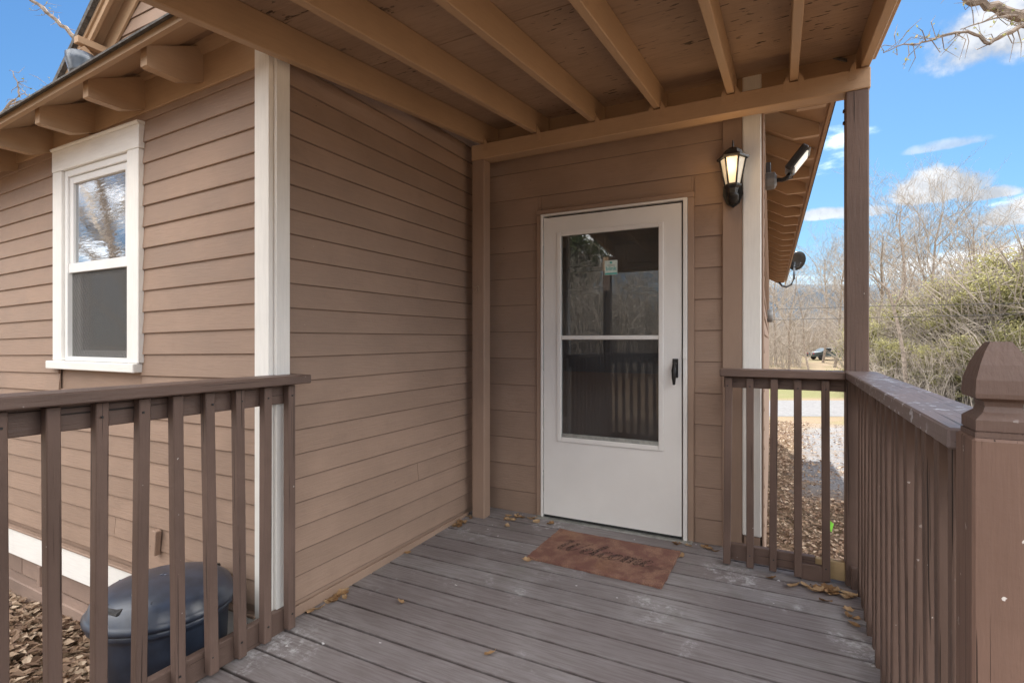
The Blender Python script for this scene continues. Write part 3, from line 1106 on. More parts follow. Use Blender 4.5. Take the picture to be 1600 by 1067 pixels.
sdoor = holed_slab('storm_door', (-1.452, -1.325, -0.675, -0.541), (0.022, 0.560, 1.2165, 1.2430, 1.915, 2.046), {(1, 1), (1, 3)}, yf, yf + 0.03, doorwhite, house)
for (xa, xb, za, zb) in ((-1.352, -1.324, 0.53, 1.942), (-0.677, -0.648, 0.53, 1.942), (-1.323, -0.678, 0.53, 0.560), (-1.323, -0.678, 1.912, 1.942)):
    box('glass_moulding', (xa, xb), (yf - 0.009, yf - 0.0005), (za, zb), doorwhite, sdoor, 0.004)
box('mid_rail', (-1.3235, -0.6765), (yf - 0.004, yf + 0.02), (1.217, 1.242), doorwhite, sdoor, 0.003)
box('pane', (-1.3255, -0.6745), (yf + 0.008, yf + 0.0105), (1.243, 1.9145), pane_door, sdoor, 0)
box('pane', (-1.3255, -0.6745), (yf + 0.0145, yf + 0.017), (0.561, 1.2165), pane_door_low, sdoor, 0)
box('screen_sill', (-1.322, -0.679), (yf + 0.002, yf + 0.013), (0.5605, 0.585), alu, sdoor, 0.002)
box('sweep', (-1.45, -0.543), (yf + 0.002, yf + 0.02), (0.004, 0.021), rubber, sdoor, 0)
# z-bar frame round it
box('door_frame', (-1.4745, -1.4575), (yf - 0.006, D - 0.001), (0.0, 2.060), doorwhite, sdoor, 0.002)
box('door_frame', (-0.5315, -0.5085), (yf - 0.010, D - 0.001), (0.0, 2.060), doorwhite, sdoor, 0.002)
box('door_frame', (-1.4745, -0.5085), (yf - 0.006, D - 0.001), (2.0605, 2.0745), doorwhite, sdoor, 0.002)
for z0 in (0.18, 0.62, 1.0, 1.72):
    box('hinge', (-1.4572, -1.4522), (yf - 0.003, yf + 0.006), (z0, z0 + 0.14), alu, sdoor, 0.001)
hd = box('handle_plate', (-0.594, -0.560), (yf - 0.008, yf - 0.0005), (0.985, 1.100), black_m, sdoor, 0.006)
tube_obj('handle', [(-0.576, yf - 0.008, 1.075), (-0.577, yf - 0.032, 1.068), (-0.578, yf - 0.046, 1.03), (-0.579, yf - 0.044, 0.985), (-0.580, yf - 0.034, 0.945)],
         [0.010, 0.013, 0.015, 0.012, 0.008], black_m, sdoor, 8)
box('latch_keeper', (-0.5315, -0.512), (yf - 0.016, yf - 0.0105), (1.10, 1.16), doorwhite, sdoor, 0.002)
stk = box('sticker', (-1.024, -0.940), (yf + 0.0065, yf + 0.0078), (1.635, 1.728), stickerm, sdoor, 0)


def text_mesh(name, body, size, mat, parent, mw, shear=0.0, bold=0.0):
    c = bpy.data.curves.new(name, 'FONT')
    c.body = body
    c.size = size
    c.align_x = 'CENTER'
    c.shear = shear
    c.offset = bold
    c.resolution_u = 3
    tmp = bpy.data.objects.new('tmp_text', c)
    COL.objects.link(tmp)
    dg = bpy.context.evaluated_depsgraph_get()
    me = bpy.data.meshes.new_from_object(tmp.evaluated_get(dg))
    bpy.data.objects.remove(tmp)
    setmat(me, mat)
    o = bpy.data.objects.new(name, me)
    return link(o, parent, mw)


rx = Matrix.Rotation(R(90), 4, 'X')
text_mesh('sticker_text', 'blink', 0.036, tealtext, sdoor, Matrix.Translation((-0.982, yf + 0.0062, 1.664)) @ rx, 0, 0.0006)
box('sticker_band', (-1.022, -0.942), (yf + 0.0055, yf + 0.0062), (1.637, 1.648), tealtext, sdoor, 0)
box('sticker_mark', (-0.990, -0.974), (yf + 0.0055, yf + 0.0062), (1.708, 1.720), tealtext, sdoor, 0.0002)
for i in range(2):
    box('sticker_line', (-1.008, -0.956), (yf + 0.0055, yf + 0.0062), (1.692 + 0.006 * i, 1.6945 + 0.006 * i), alu, sdoor, 0)

# --- right flank of the main body: wall and eave that run away from the camera
rotm = Matrix.Translation((-0.104, D, 0)) @ Matrix.Rotation(R(1.0), 4, 'Z')
LEN = 11.3
rw = mesh_obj('flank_wall', [(0, 0.0, -2.2), (0, LEN, -2.2), (0, LEN, 2.75), (0, 0.0, 2.75), (-0.3, LEN, -2.2), (-0.3, LEN, 2.75)],
              [[0, 1, 2, 3], [1, 4, 5, 2]], wall_x, house, rotm)
for k in range(-8, 23):
    z = 0.139 + 0.1108 * k
    o = bpy.data.objects.new('siding_board', clap_mesh(LEN, 0.1108, 0.013, 0, wall_x))
    link(o, rw, rotm @ Matrix.Translation((0.002, 0.012, z)) @ Matrix.Rotation(R(90), 4, 'Z'))
box('flank_trim', (-0.1025, -0.092), (D - 0.028, D + 0.055), (-0.3, 2.62), wall_z, rw, 0.003)
SLM = 0.50
ZT = 2.70            # soffit height at the tail ends
def zmain(xp):       # underside of the main roof at distance xp from the wall
    return ZT + (0.345 - xp) * SLM


for i in range(22):
    yy = 0.33 + 0.517 * i
    if yy > LEN:
        break
    prof = [(-0.02, zmain(-0.02) - 0.14), (0.19, zmain(0.19) - 0.155), (0.335, zmain(0.335) - 0.082), (0.345, zmain(0.345) - 0.075), (0.345, zmain(0.345)), (-0.02, zmain(-0.02))]
    prism_obj('rafter_tail', prof, 'y', yy - 0.022, yy + 0.022, tan_x, house, rotm)
def mslab(name, x0, x1, lift, thick, mat, y0=-0.02, y1=LEN + 0.3, parent=house):
    v = []
    for zz in (lift, lift + thick):
        for (x, y) in ((x0, y0), (x1, y0), (x1, y1), (x0, y1)):
            v.append((x, y, zmain(x) + zz))
    return mesh_obj(name, v, [[3, 2, 1, 0], [4, 5, 6, 7], [0, 1, 5, 4], [1, 2, 6, 5], [2, 3, 7, 6], [3, 0, 4, 7]], mat, parent, rotm)


mroof = mslab('main_roof', -3.4, 0.37, 0.002, 0.02, tan_y)
mslab('drip_edge', 0.3705, 0.388, -0.045, 0.068, tan_y, parent=mroof)
mslab('shingle_edge', -3.4, 0.41, 0.0235, 0.014, shingle, -0.05, LEN + 0.34, parent=mroof)
# west slope and far end so that the roof is whole
west = [(-3.4, -0.02, zmain(-3.4) + 0.03), (-3.4, LEN + 0.3, zmain(-3.4) + 0.03), (-7.2, LEN + 0.3, zmain(-3.4) - 1.87), (-7.2, -0.02, zmain(-3.4) - 1.87)]
mesh_obj('west_slope', west, [[0, 1, 2, 3]], shingle, mroof, rotm)
mesh_obj('gable_end', [(0.0, LEN, 2.7), (-3.4, LEN, zmain(-3.4)), (-6.6, LEN, 2.7)], [[0, 1, 2]], wall_x, mroof, rotm)
mesh_obj('gable_end', [(-0.104, D + 0.2, 2.74), (-0.2, D + 0.2, 2.8), (-3.5, D + 0.2, zmain(-3.4)), (-6.6, D + 0.2, 2.7)], [[0, 1, 2, 3]], wall_x, mroof)

# ------------------------------------------------------------------ porch deck
deck = thing('porch_deck', 'weathered grey brown plank deck in front of the white door', 'deck', (-0.8, 1.9, -0.06))


def dz_(y):
    return -0.0228 * (D - y)


tilt = Matrix.Rotation(math.atan(0.0228), 4, 'X')
yb = 2.839 + 0.1427 * 3
i = 0
while yb > 0.32:
    y1, y0 = yb - 0.0044, yb - 0.1427 + 0.0044
    zt = dz_((y0 + y1) / 2) + random.uniform(-0.0012, 0.0012)
    x1 = 0.425 + random.uniform(-0.006, 0.006)
    box('deck_board', (-1.968, x1), (y0, y1), (zt - 0.026, zt), deckm, deck, 0.0018, tilt)
    yb -= 0.1427
    i += 1
box('deck_board', (-1.968, -0.1), (3.2695, 3.305), (-0.028, -0.001), deckm, deck, 0.003)
box('rim_joist', (-1.966, -1.930), (0.45, 1.50), (-0.26, -0.075), rail_y, deck, 0.003)
box('rim_joist', (0.385, 0.421), (0.45, 3.28), (-0.26, -0.075), rail_y, deck, 0.003)
box('rim_joist', (-1.93, 0.385), (0.40, 0.436), (-0.26, -0.095), rail_x, deck, 0.003)
for xx in (-1.9, -0.75, 0.35):
    for yy in (0.5, 1.4, 3.1):
        box('pier', (xx - 0.05, xx + 0.05), (yy - 0.05, yy + 0.05), (-0.75, -0.10), rail_z, deck, 0.004)

# ------------------------------------------------------------------ porch roof
LY0, LY1 = 3.07, 3.158
proof = thing('porch_roof', 'shed porch roof with exposed tan rafters on two brown posts', 'porch roof', (-0.8, 1.8, 0))
TAN_SL = 0.117
rot_r = Matrix.Rotation(math.atan(TAN_SL), 4, 'X')
for x in (-1.826, -1.430, -1.036, -0.645, -0.250, 0.054):
    yc = 1.70
    zc_ = 2.556 - TAN_SL * (3.07 - yc)
    box('rafter', (x - 0.019, x + 0.019), (0.10, 3.29), (zc_ + 0.0005, zc_ + 0.140), tan_y, proof, 0.003, rot_r)
zc_ = 2.556 - TAN_SL * (3.07 - 1.7)
box('rafter', (0.345, 0.383), (0.10, 3.29), (zc_ + 0.0005, zc_ + 0.140), tan_y, proof, 0.003, rot_r)
# plywood sheets
def sheet(x0, x1, y0, y1):
    def zz(y):
        return 2.556 - TAN_SL * (3.07 - y) + 0.1425
    v = []
    for t in (0, 0.016):
        for (x, y) in ((x0, y0), (x1, y0), (x1, y1), (x0, y1)):
            v.append((x, y, zz(y) + t))
    mesh_obj('plywood_sheet', v, [[3, 2, 1, 0], [4, 5, 6, 7], [0, 1, 5, 4], [1, 2, 6, 5], [2, 3, 7, 6], [3, 0, 4, 7]], sheath, proof)


sheet(-1.90, -1.4315, 0.08, 1.455)
sheet(-1.90, -1.4315, 1.459, 1.978)
sheet(-1.4285, -0.2515, 0.08, 1.978)
sheet(-0.2485, 0.412, 0.08, 1.978)
sheet(-1.90, -0.6465, 1.983, 3.286)
sheet(-0.6435, 0.412, 1.983, 3.286)
v = []
for t in (0.165, 0.178):
    for (x, y) in ((-1.92, 0.05), (0.44, 0.05), (0.44, 3.29), (-1.92, 3.29)):
        v.append((x, y, 2.556 - TAN_SL * (3.07 - y) + t))
mesh_obj('shingle_layer', v, [[3, 2, 1, 0], [4, 5, 6, 7], [0, 1, 5, 4], [1, 2, 6, 5], [2, 3, 7, 6], [3, 0, 4, 7]], shingle, proof)
zc2 = zc_
box('rake_fascia', (0.4135, 0.430), (0.08, 3.27), (zc2 + 0.085, zc2 + 0.166), tan_y, proof, 0.002, rot_r)
led = box('ledger_beam', (-1.905, 0.385), (LY0 - 0.002, LY1), (2.449, 2.552), tan_x, proof, 0.004)
for x in (-1.826, -1.430, -1.036, -0.645, -0.250, 0.054, 0.345):
    for s in (-1, 1):
        if s == 1 and x > 0.3:
            continue
        if (s == -1 and -0.7 > x):
            continue
        pr = [(x + s * 0.0195, 2.50), (x + s * 0.052, 2.50), (x + s * 0.046, 2.556), (x + s * 0.021, 2.60)]
        prism_obj('rafter_tie', pr, 'y', LY0 - 0.0045, LY0 - 0.0022, tan_z, proof) if False else None
        v = [(a, yy, b) for yy in (LY0 - 0.0045, LY0 - 0.0023) for a, b in pr]
        f = [[0, 1, 2, 3], [7, 6, 5, 4], [0, 4, 5, 1], [1, 5, 6, 2], [2, 6, 7, 3], [3, 7, 4, 0]]
        mesh_obj('rafter_tie', v, f, tan_z, proof)
# posts: a pair at the wall, a pair at the front
box('post', (-1.900, -1.803), (LY0, LY1 - 0.004), (-0.006, 2.4475), wall_z, proof, 0.005)
po = box('post', (0.281, 0.379), (LY0, LY1 - 0.004), (-0.20, 2.4475), rail_z, proof, 0.005)
for z0 in (2.36, 2.30):
    box('bolt', (0.272, 0.2805), (LY0 + 0.03, LY0 + 0.05), (z0, z0 + 0.014), rail_z, proof, 0.002)
box('post', (-1.945, -1.856), (0.32, 0.409), (-0.10, 2.049), rail_z, proof, 0.005)
box('post', (0.30, 0.389), (0.32, 0.409), (-0.10, 2.049), rail_z, proof, 0.005)
box('front_beam', (-1.95, 0.41), (0.335, 0.40), (2.03, 2.225), tan_x, proof, 0.004)
box('front_fascia', (-1.91, 0.43), (0.075, 0.095), (2.17, 2.35), tan_x, proof, 0.004)
for i_, (xa_, xb_) in enumerate(((-1.80, -1.455), (-1.405, -1.06), (-1.01, -0.67), (-0.62, -0.275), (-0.225, 0.03), (0.08, 0.34))):
    box('blocking', (xa_, xb_), (0.345, 0.385), (2.2255, 2.36), tan_x, proof, 0.002)
# bent wire on the corner post
wv = thing('wire_hook', 'small bent wire loop nailed to the tan corner post', 'wire hook', (-1.85, 3.07, 1.57))
tube_obj('wire', [(-1.895, 3.066, 1.585), (-1.87, 3.062, 1.575), (-1.845, 3.06, 1.583), (-1.838, 3.06, 1.568), (-1.853, 3.06, 1.535), (-1.865, 3.06, 1.545), (-1.855, 3.062, 1.565)], 0.0022, steelwire, wv, 5)

# ------------------------------------------------------------------ railings
lrail = thing('railing', 'brown railing on the left before the window wall', 'railing', (-1.9, 1.1, 0), 'porch railings')
box('cap_rail', (-1.962, -1.832), (0.411, 1.628), (1.026, 1.063), rail_y, lrail, 0.004)
box('top_rail', (-1.949, -1.915), (0.411, 1.595), (0.940, 1.0255), rail_y, lrail, 0.003)
box('bottom_rail', (-1.949, -1.915), (0.411, 1.595), (-0.045, 0.052), rail_y, lrail, 0.003)


def baluster(cx, cy, z0, z1, parent, face='x'):
    jr = Matrix.Rotation(R(random.uniform(-0.9, 0.9)), 4, 'X') @ Matrix.Rotation(R(random.uniform(-0.6, 0.6)), 4, 'Y')
    b = box('baluster', (cx - 0.0178, cx + 0.0178), (cy - 0.0178, cy + 0.0178), (z0, z1), rail_z, parent, 0.003, jr)
    for z in (z1 - 0.045, z0 + 0.065):
        if face == 'x':
            box('screw', (cx + 0.0165, cx + 0.0205), (cy - 0.0035, cy + 0.0035), (z - 0.0035, z + 0.0035), black_m, b, 0.001)
        else:
            box('screw', (cx - 0.0035, cx + 0.0035), (cy - 0.0205, cy - 0.0165), (z - 0.0035, z + 0.0035), black_m, b, 0.001)
    return b


for i in range(10):
    y = 1.563 - 0.1182 * i
    baluster(-1.8945, y, -0.03 + random.uniform(-0.008, 0.004), 1.020, lrail)

brail = thing('railing', 'short brown railing between the white corner board and the tall right post', 'railing', (0, 3.06, 0), 'porch railings')
box('cap_rail', (-0.300, 0.279), (3.015, 3.135), (1.018, 1.058), rail_x, brail, 0.004)
box('top_rail', (-0.285, 0.2795), (3.078, 3.113), (0.955, 1.0175), rail_x, brail, 0.003)
box('bottom_rail', (-0.285, 0.150), (3.078, 3.113), (0.018, 0.105), rail_x, brail, 0.003)
box('blocking', (0.082, 0.192), (3.0435, 3.0765), (-0.004, 0.075), rail_x, brail, 0.003)
box('bottom_rail', (0.1515, 0.281), (3.079, 3.113), (0.008, 0.10), rawwood, brail, 0.003)
for x in (-0.262, -0.152, -0.040, 0.072, 0.195):
    baluster(x, 3.0585, 0.004, 1.012, brail, 'y')

rrail = thing('railing', 'long brown railing on the right running from the tall post to the finial post', 'railing', (0.35, 2.1, 0), 'porch railings')
ra = Matrix.Rotation(R(-0.4), 4, 'Z')
box('cap_rail', (0.268, 0.400), (1.172, 3.066), (1.022, 1.060), cap_y, rrail, 0.004, Matrix.Rotation(R(-0.5), 4, 'Z'))
box('top_rail', (0.362, 0.396), (1.172, 3.066), (0.935, 1.0215), rail_y, rrail, 0.003)
box('bottom_rail', (0.362, 0.396), (1.172, 3.066), (-0.02, 0.07), rail_y, rrail, 0.003)
for i in range(16):
    y = 2.985 - 0.1165 * i
    baluster(0.343 - 0.0015 * i, y, -0.035 + random.uniform(-0.01, 0.004), 1.016, rrail)
box('cleat', (0.30, 0.335), (3.035, 3.066), (-0.012, 0.10), rail_z, rrail, 0.003)

frail = thing('railing', 'short brown front railing reflected in the door glass', 'railing', (-1.6, 0.48, 0), 'porch railings')
box('cap_rail', (-1.855, -1.29), (0.30, 0.40), (1.022, 1.060), rail_x, frail, 0.004)
box('top_rail', (-1.855, -1.30), (0.32, 0.355), (0.94, 1.0215), rail_x, frail, 0.003)
box('bottom_rail', (-1.855, -1.30), (0.32, 0.355), (0.0, 0.09), rail_x, frail, 0.003)
for i in range(6):
    baluster(-1.79 + 0.092 * i, 0.375, -0.03, 1.016, frail)

npost = thing('newel_post', 'thick brown newel post with carved square finial at the end of right railing', 'newel post', (0.315, 1.125, -0.1))
box('shaft', (0.270, 0.360), (1.078, 1.170), (-0.3, 1.058), newel_z, npost, 0.004)
q = math.sqrt(2)
fin = [(0.0475, 0.0), (0.0475, 0.008), (0.044, 0.009), (0.044, 0.010), (0.0465, 0.011), (0.0465, 0.028), (0.042, 0.032), (0.0315, 0.040), (0.0280, 0.049), (0.0300, 0.057), (0.040, 0.0625), (0.0460, 0.063),
       (0.0470, 0.070), (0.0450, 0.092), (0.0375, 0.116), (0.0270, 0.138), (0.0170, 0.1525), (0.0155, 0.1535)]
fo = lathe('finial', [(r * q * 0.815, z) for r, z in fin], fin_z, npost, Matrix.Translation((0.314, 1.124, 1.0585)), 4, rot0=math.pi / 4, smooth=False)

# ------------------------------------------------------------------ doormat
matt = thing('doormat', 'reddish brown coir doormat with faded Welcome lettering before the door', 'doormat', (-0.9, 2.86, -0.01))
mrot = Matrix.Translation((-0.893, 2.866, dz_(2.866) + 0.0125)) @ Matrix.Rotation(R(-1.5), 4, 'Z') @ tilt
mv, mf = [], []
NXm, NYm = 30, 18
for j in range(NYm + 1):
    for i in range(NXm + 1):
        x, y = (i / NXm - 0.5) * 0.745, (j / NYm - 0.5) * 0.462
        ed = (i in (0, NXm)) or (j in (0, NYm))
        if ed:
            x += random.uniform(-0.0025, 0.0025)
            y += random.uniform(-0.0025, 0.0025)
        mv.append((x, y, 0.0 + random.uniform(-0.0008, 0.0008) + (0.004 * max(0, abs(x) - 0.33) / 0.04)))
for j in range(NYm):
    for i in range(NXm):
        a = j * (NXm + 1) + i
        mf.append([a, a + 1, a + NXm + 2, a + NXm + 1])
nb = len(mv)
ring = [i for i in range(NXm + 1)] + [j * (NXm + 1) + NXm for j in range(1, NYm + 1)] + [NYm * (NXm + 1) + i for i in range(NXm - 1, -1, -1)] + [j * (NXm + 1) for j in range(NYm - 1, 0, -1)]
for r_ in ring:
    mv.append((mv[r_][0], mv[r_][1], -0.0115))
for i in range(len(ring)):
    j = (i + 1) % len(ring)
    mf.append([ring[j], ring[i], nb + i, nb + j])
mesh_obj('pad', mv, mf, coir, matt, mrot)

# script lettering drawn as pen strokes: lists of points in letter space
def stroke(v, f, pts, w0, mx, my):
    """calligraphic ribbon: thicker on down strokes"""
    P = []
    n = len(pts)
    for i in range(n - 1):                           # Catmull-Rom
        p0, p1, p2, p3 = pts[max(0, i - 1)], pts[i], pts[i + 1], pts[min(n - 1, i + 2)]
        for k in range(6):
            t = k / 6
            P.append(tuple(0.5 * ((2 * p1[c]) + (-p0[c] + p2[c]) * t + (2 * p0[c] - 5 * p1[c] + 4 * p2[c] - p3[c]) * t * t + (-p0[c] + 3 * p1[c] - 3 * p2[c] + p3[c]) * t ** 3) for c in (0, 1)))
    P.append(pts[-1])
    b0 = len(v)
    for i, p in enumerate(P):
        a, b = P[max(0, i - 1)], P[min(len(P) - 1, i + 1)]
        d = Vector((b[0] - a[0], b[1] - a[1]))
        d = d.normalized() if d.length else Vector((1, 0))
        w = w0 * (0.35 + 0.75 * max(0, -d.y))
        nrm = Vector((-d.y, d.x)) * w
        for s in (-1, 1):
            v.append((mx + p[0] + s * nrm.x, my + p[1] + s * nrm.y, 0.0016))
    for i in range(len(P) - 1):
        a = b0 + i * 2
        f.append([a, a + 1, a + 3, a + 2])


letters = [
    # W
    [[(0.0, 0.75), (0.1, 0.95), (0.2, 0.8), (0.15, 0.3), (0.22, 0.0), (0.4, 0.25), (0.52, 0.8), (0.48, 0.3), (0.55, 0.0), (0.75, 0.3), (0.9, 0.85), (1.0, 0.9)]],
    # e
    [[(1.0, 0.22), (1.15, 0.3), (1.25, 0.45), (1.15, 0.55), (1.03, 0.35), (1.05, 0.08), (1.18, 0.0), (1.33, 0.15)]],
    # l
    [[(1.33, 0.15), (1.5, 0.6), (1.58, 0.95), (1.48, 0.95), (1.42, 0.5), (1.42, 0.1), (1.52, 0.0), (1.65, 0.15)]],
    # c
    [[(1.98, 0.45), (1.88, 0.55), (1.73, 0.4), (1.70, 0.12), (1.83, 0.0), (2.0, 0.15)]],
    # o
    [[(2.25, 0.52), (2.10, 0.4), (2.07, 0.12), (2.2, 0.0), (2.34, 0.15), (2.36, 0.42), (2.24, 0.53), (2.22, 0.42), (2.45, 0.42)]],
    # m
    [[(2.45, 0.45), (2.55, 0.5), (2.54, 0.0)], [(2.54, 0.05), (2.62, 0.4), (2.73, 0.52), (2.78, 0.4), (2.75, 0.0)], [(2.76, 0.05), (2.84, 0.4), (2.95, 0.52), (3.0, 0.4), (2.98, 0.1), (3.06, 0.0), (3.18, 0.15)]],
    # e
    [[(3.18, 0.2), (3.33, 0.3), (3.42, 0.45), (3.32, 0.55), (3.2, 0.35), (3.22, 0.08), (3.36, 0.0), (3.55, 0.2)]],
]
lv, lf = [], []
for L in letters:
    for st_ in L:
        sc = 0.158
        pts = [((x + 0.22 * y) * sc - 0.29, y * sc - 0.055) for x, y in st_]
        stroke(lv, lf, pts, 0.0125, 0, 0)
mesh_obj('lettering', lv, lf, ink, matt, mrot)

# ------------------------------------------------------------------ wall lantern
lan = thing('wall_lantern', 'black six sided wall lantern, lit, on the brown board beside the door', 'lantern', (-0.255, D - 0.03, 2.05))
LX, LYY = -0.248, D - 0.118
bp_prof = [(0.0, -0.075), (0.035, -0.05), (0.055, 0.0), (0.050, 0.05), (0.03, 0.085), (-0.03, 0.085), (-0.050, 0.05), (-0.055, 0.0), (-0.035, -0.05)]
prism_obj('back_plate', [(LX - 0.005 + a, 2.055 + b) for a, b in bp_prof], 'y', 0, 1, black_m, lan, Matrix.Translation((0, D - 0.052, 0)) @ Matrix.Diagonal((1, 0.021, 1, 1)))
bpo = lan
tube_obj('arm', [(LX, D - 0.05, 2.02), (LX, D - 0.085, 2.02), (LX, D - 0.11, 2.035), (LX, LYY, 2.07)], [0.026, 0.03, 0.03, 0.026], black_m, lan, 8)
M6 = Matrix.Translation((LX, LYY, 0))
lathe('gallery', [(0.024, 2.045), (0.030, 2.07), (0.044, 2.083), (0.046, 2.093), (0.040, 2.096)], black_m, lan, M6, 6, smooth=False)
gl = lathe('lantern_glass', [(0.040, 2.0965), (0.066, 2.235)], lampglow, lan, M6, 6, smooth=False)
for k in range(6):
    an = 2 * math.pi * k / 6
    tube_obj('rib', [(LX + 0.0415 * math.cos(an), LYY + 0.0415 * math.sin(an), 2.094), (LX + 0.068 * math.cos(an), LYY + 0.068 * math.sin(an), 2.238)], 0.0055, black_m, lan, 6)
lathe('roof', [(0.068, 2.2355), (0.085, 2.236), (0.086, 2.246), (0.070, 2.254), (0.052, 2.266), (0.046, 2.285), (0.030, 2.296), (0.012, 2.300), (0.006, 2.306), (0.005, 2.33), (0.0025, 2.345)], black_m, lan, M6, 6, smooth=False)
pl = bpy.data.lights.new('lantern_bulb', 'POINT')
pl.energy = 0.35
pl.color = (1.0, 0.66, 0.34)
pl.shadow_soft_size = 0.05
po_ = bpy.data.objects.new('lantern_bulb', pl)
link(po_, lan, Matrix.Translation((LX - 0.02, LYY - 0.115, 2.18)))

# ------------------------------------------------------------------ flood lamp on the flank
fl = thing('flood_light', 'black and grey flood lamp tilted upwards on the wall corner', 'flood light', (-0.06, 3.5, 2.18))
lathe('mount_box', [(0.052, 0), (0.055, 0.012), (0.052, 0.05), (0.03, 0.062)], grey_m, fl, Matrix.Translation((-0.09, 3.52, 2.175)) @ Matrix.Rotation(R(90), 4, 'Y'), 8, smooth=False)
box('conduit', (-0.088, -0.060), (3.50, 3.53), (2.215, 2.285), galv, fl, 0.004)
tube_obj('arm', [(-0.04, 3.52, 2.175), (0.0, 3.52, 2.172), (0.025, 3.515, 2.178), (0.04, 3.51, 2.20)], [0.014, 0.012, 0.016, 0.012], black_m, fl, 8)
tube_obj('arm', [(0.022, 3.495, 2.165), (0.052, 3.495, 2.17), (0.062, 3.495, 2.195)], 0.005, galv, fl, 6)
hm = Matrix.Translation((0.080, 3.50, 2.262)) @ Matrix.Rotation(R(38), 4, 'Y')
def fbox(name, a, b, c, mat, bev=0.004):
    o = bpy.data.objects.new(name, box_mesh(a[1] - a[0], b[1] - b[0], c[1] - c[0], mat, bev))
    link(o, fl, hm @ Matrix.Translation(((a[0] + a[1]) / 2, (b[0] + b[1]) / 2, (c[0] + c[1]) / 2)))
fbox('lamp_head', (-0.030, 0.012), (-0.075, 0.075), (-0.075, 0.085), black_m, 0.008)
fbox('lens', (0.0125, 0.022), (-0.066, 0.066), (-0.045, 0.062), ledglass, 0.003)
fbox('lens_end', (0.0125, 0.022), (-0.066, 0.066), (-0.070, -0.047), grey_m, 0.003)
fbox('lens_end', (0.0125, 0.022), (-0.066, 0.066), (0.064, 0.082), grey_m, 0.003)

# ------------------------------------------------------------------ satellite dish and the round fixture further along the wall
sdh = thing('satellite_dish', 'dark satellite dish on a bent pole at the far end of the eave', 'satellite dish', (0.1, 12.2, 2.3))
lathe('dish', [(0.02, 0.0), (0.11, 0.016), (0.20, 0.052), (0.20, 0.060), (0.11, 0.026), (0.02, 0.010)], black_m, sdh,
      Matrix.Translation((0.24, 12.3, 2.86)) @ Matrix.Rotation(R(115), 4, 'X') @ Matrix.Rotation(R(35), 4, 'Y'), 24)
tube_obj('pole', [(-0.06, 12.25, 2.42), (0.0, 12.25, 2.34), (0.08, 12.25, 2.31), (0.17, 12.25, 2.36), (0.22, 12.25, 2.48), (0.225, 12.25, 2.82)], 0.022, galv, sdh, 8)
tube_obj('feed_arm', [(0.225, 12.25, 2.72), (0.30, 12.05, 2.70), (0.33, 11.9, 2.75)], 0.012, galv, sdh, 6)
mt = thing('wall_fixture', 'small dark round fixture on the far flank of the house', 'fixture', (-0.12, 7.0, 1.5))
lathe('disc', [(0.07, 0), (0.075, 0.01), (0.075, 0.05), (0.06, 0.062)], grey_m, mt, Matrix.Translation((-0.16, 7.0, 1.5)) @ Matrix.Rotation(R(90), 4, 'Y'), 16)

# ------------------------------------------------------------------ bin
binn = thing('trash_can', 'black plastic trash can with domed lid behind the left railing', 'trash can', (-2.36, 1.16, -0.4))
BX, BY = -2.235, 1.235
mb = Matrix.Translation((BX, BY, 0.115)) @ Matrix.Diagonal((0.885, 0.885, 1, 1)) @ Matrix.Rotation(R(-1.5), 4, 'Y')
lathe('tub', [(0.20, -0.50), (0.235, -0.47), (0.262, -0.02), (0.270, 0.0), (0.285, 0.006), (0.285, 0.024), (0.272, 0.028)], plastic, binn, mb, 36)
lp = [(0.274, 0.028), (0.296, 0.030), (0.298, 0.044), (0.288, 0.054), (0.282, 0.062), (0.270, 0.088), (0.235, 0.112), (0.16, 0.132), (0.08, 0.142), (0.004, 0.145)]
lathe('lid', lp, plastic, binn, mb, 40)
for s in (0, 1):
    an = R(100 + 180 * s)
    cx, cy = 0.235 * math.cos(an), 0.235 * math.sin(an)
    o = bpy.data.objects.new('handle', box_mesh(0.045, 0.13, 0.02, black_m, 0.006))
    link(o, binn, mb @ Matrix.Translation((cx, cy, 0.100)) @ Matrix.Rotation(an, 4, 'Z') @ Matrix.Rotation(R(18), 4, 'Y'))
for k in range(3):
    an = R(60 * k + 20)
    v, f = [], []
    tube(v, f, [(math.cos(an) * -0.23, math.sin(an) * -0.23, 0.115), (0, 0, 0.1455), (math.cos(an) * 0.23, math.sin(an) * 0.23, 0.115)], [0.0015, 0.002, 0.0015], 4)
    mesh_obj('lid_rib', v, f, plastic, binn, mb)

# ------------------------------------------------------------------ dead leaves
def leaf_template(kind, rnd):
    """a lobed, curled leaf about 1 unit long"""
    n = 7
    v, f = [], []
    curl = rnd.uniform(0.3, 1.3)
    twist = rnd.uniform(-0.6, 0.6)
    for i in range(n + 1):
        t = i / n
        w = 0.30 * math.sin(math.pi * min(1, t * 1.02 + 0.02)) ** 0.7
        if kind == 0:
            w *= 1.0 + 0.45 * math.cos(t * math.pi * 6)
        zc = curl * 0.25 * (t - 0.5) ** 2 * 4 - 0.1
        for s in (-1, 0, 1):
            v.append((t - 0.5, s * w + 0.06 * math.sin(t * 5), zc + abs(s) * w * curl * 0.55 + s * twist * (t - 0.5) * 0.3))
    for i in range(n):
        for s in (0, 1):
            a = i * 3 + s
            f.append([a, a + 1, a + 4, a + 3])
    return v, f


rl = random.Random(5)
LT = []
for k in range(8):
    v, f = leaf_template(k % 2, rl)
    me = bpy.data.meshes.new('leaf')
    me.from_pydata(v, [], f)
    a = me.attributes.new('tone', 'FLOAT', 'FACE')
    tn = rl.uniform(0.1, 0.9)
    a.data.foreach_set('value', [min(1, max(0, tn + rl.uniform(-0.08, 0.08))) for _ in f])
    setmat(me, dryleaf)
    LT.append(me)


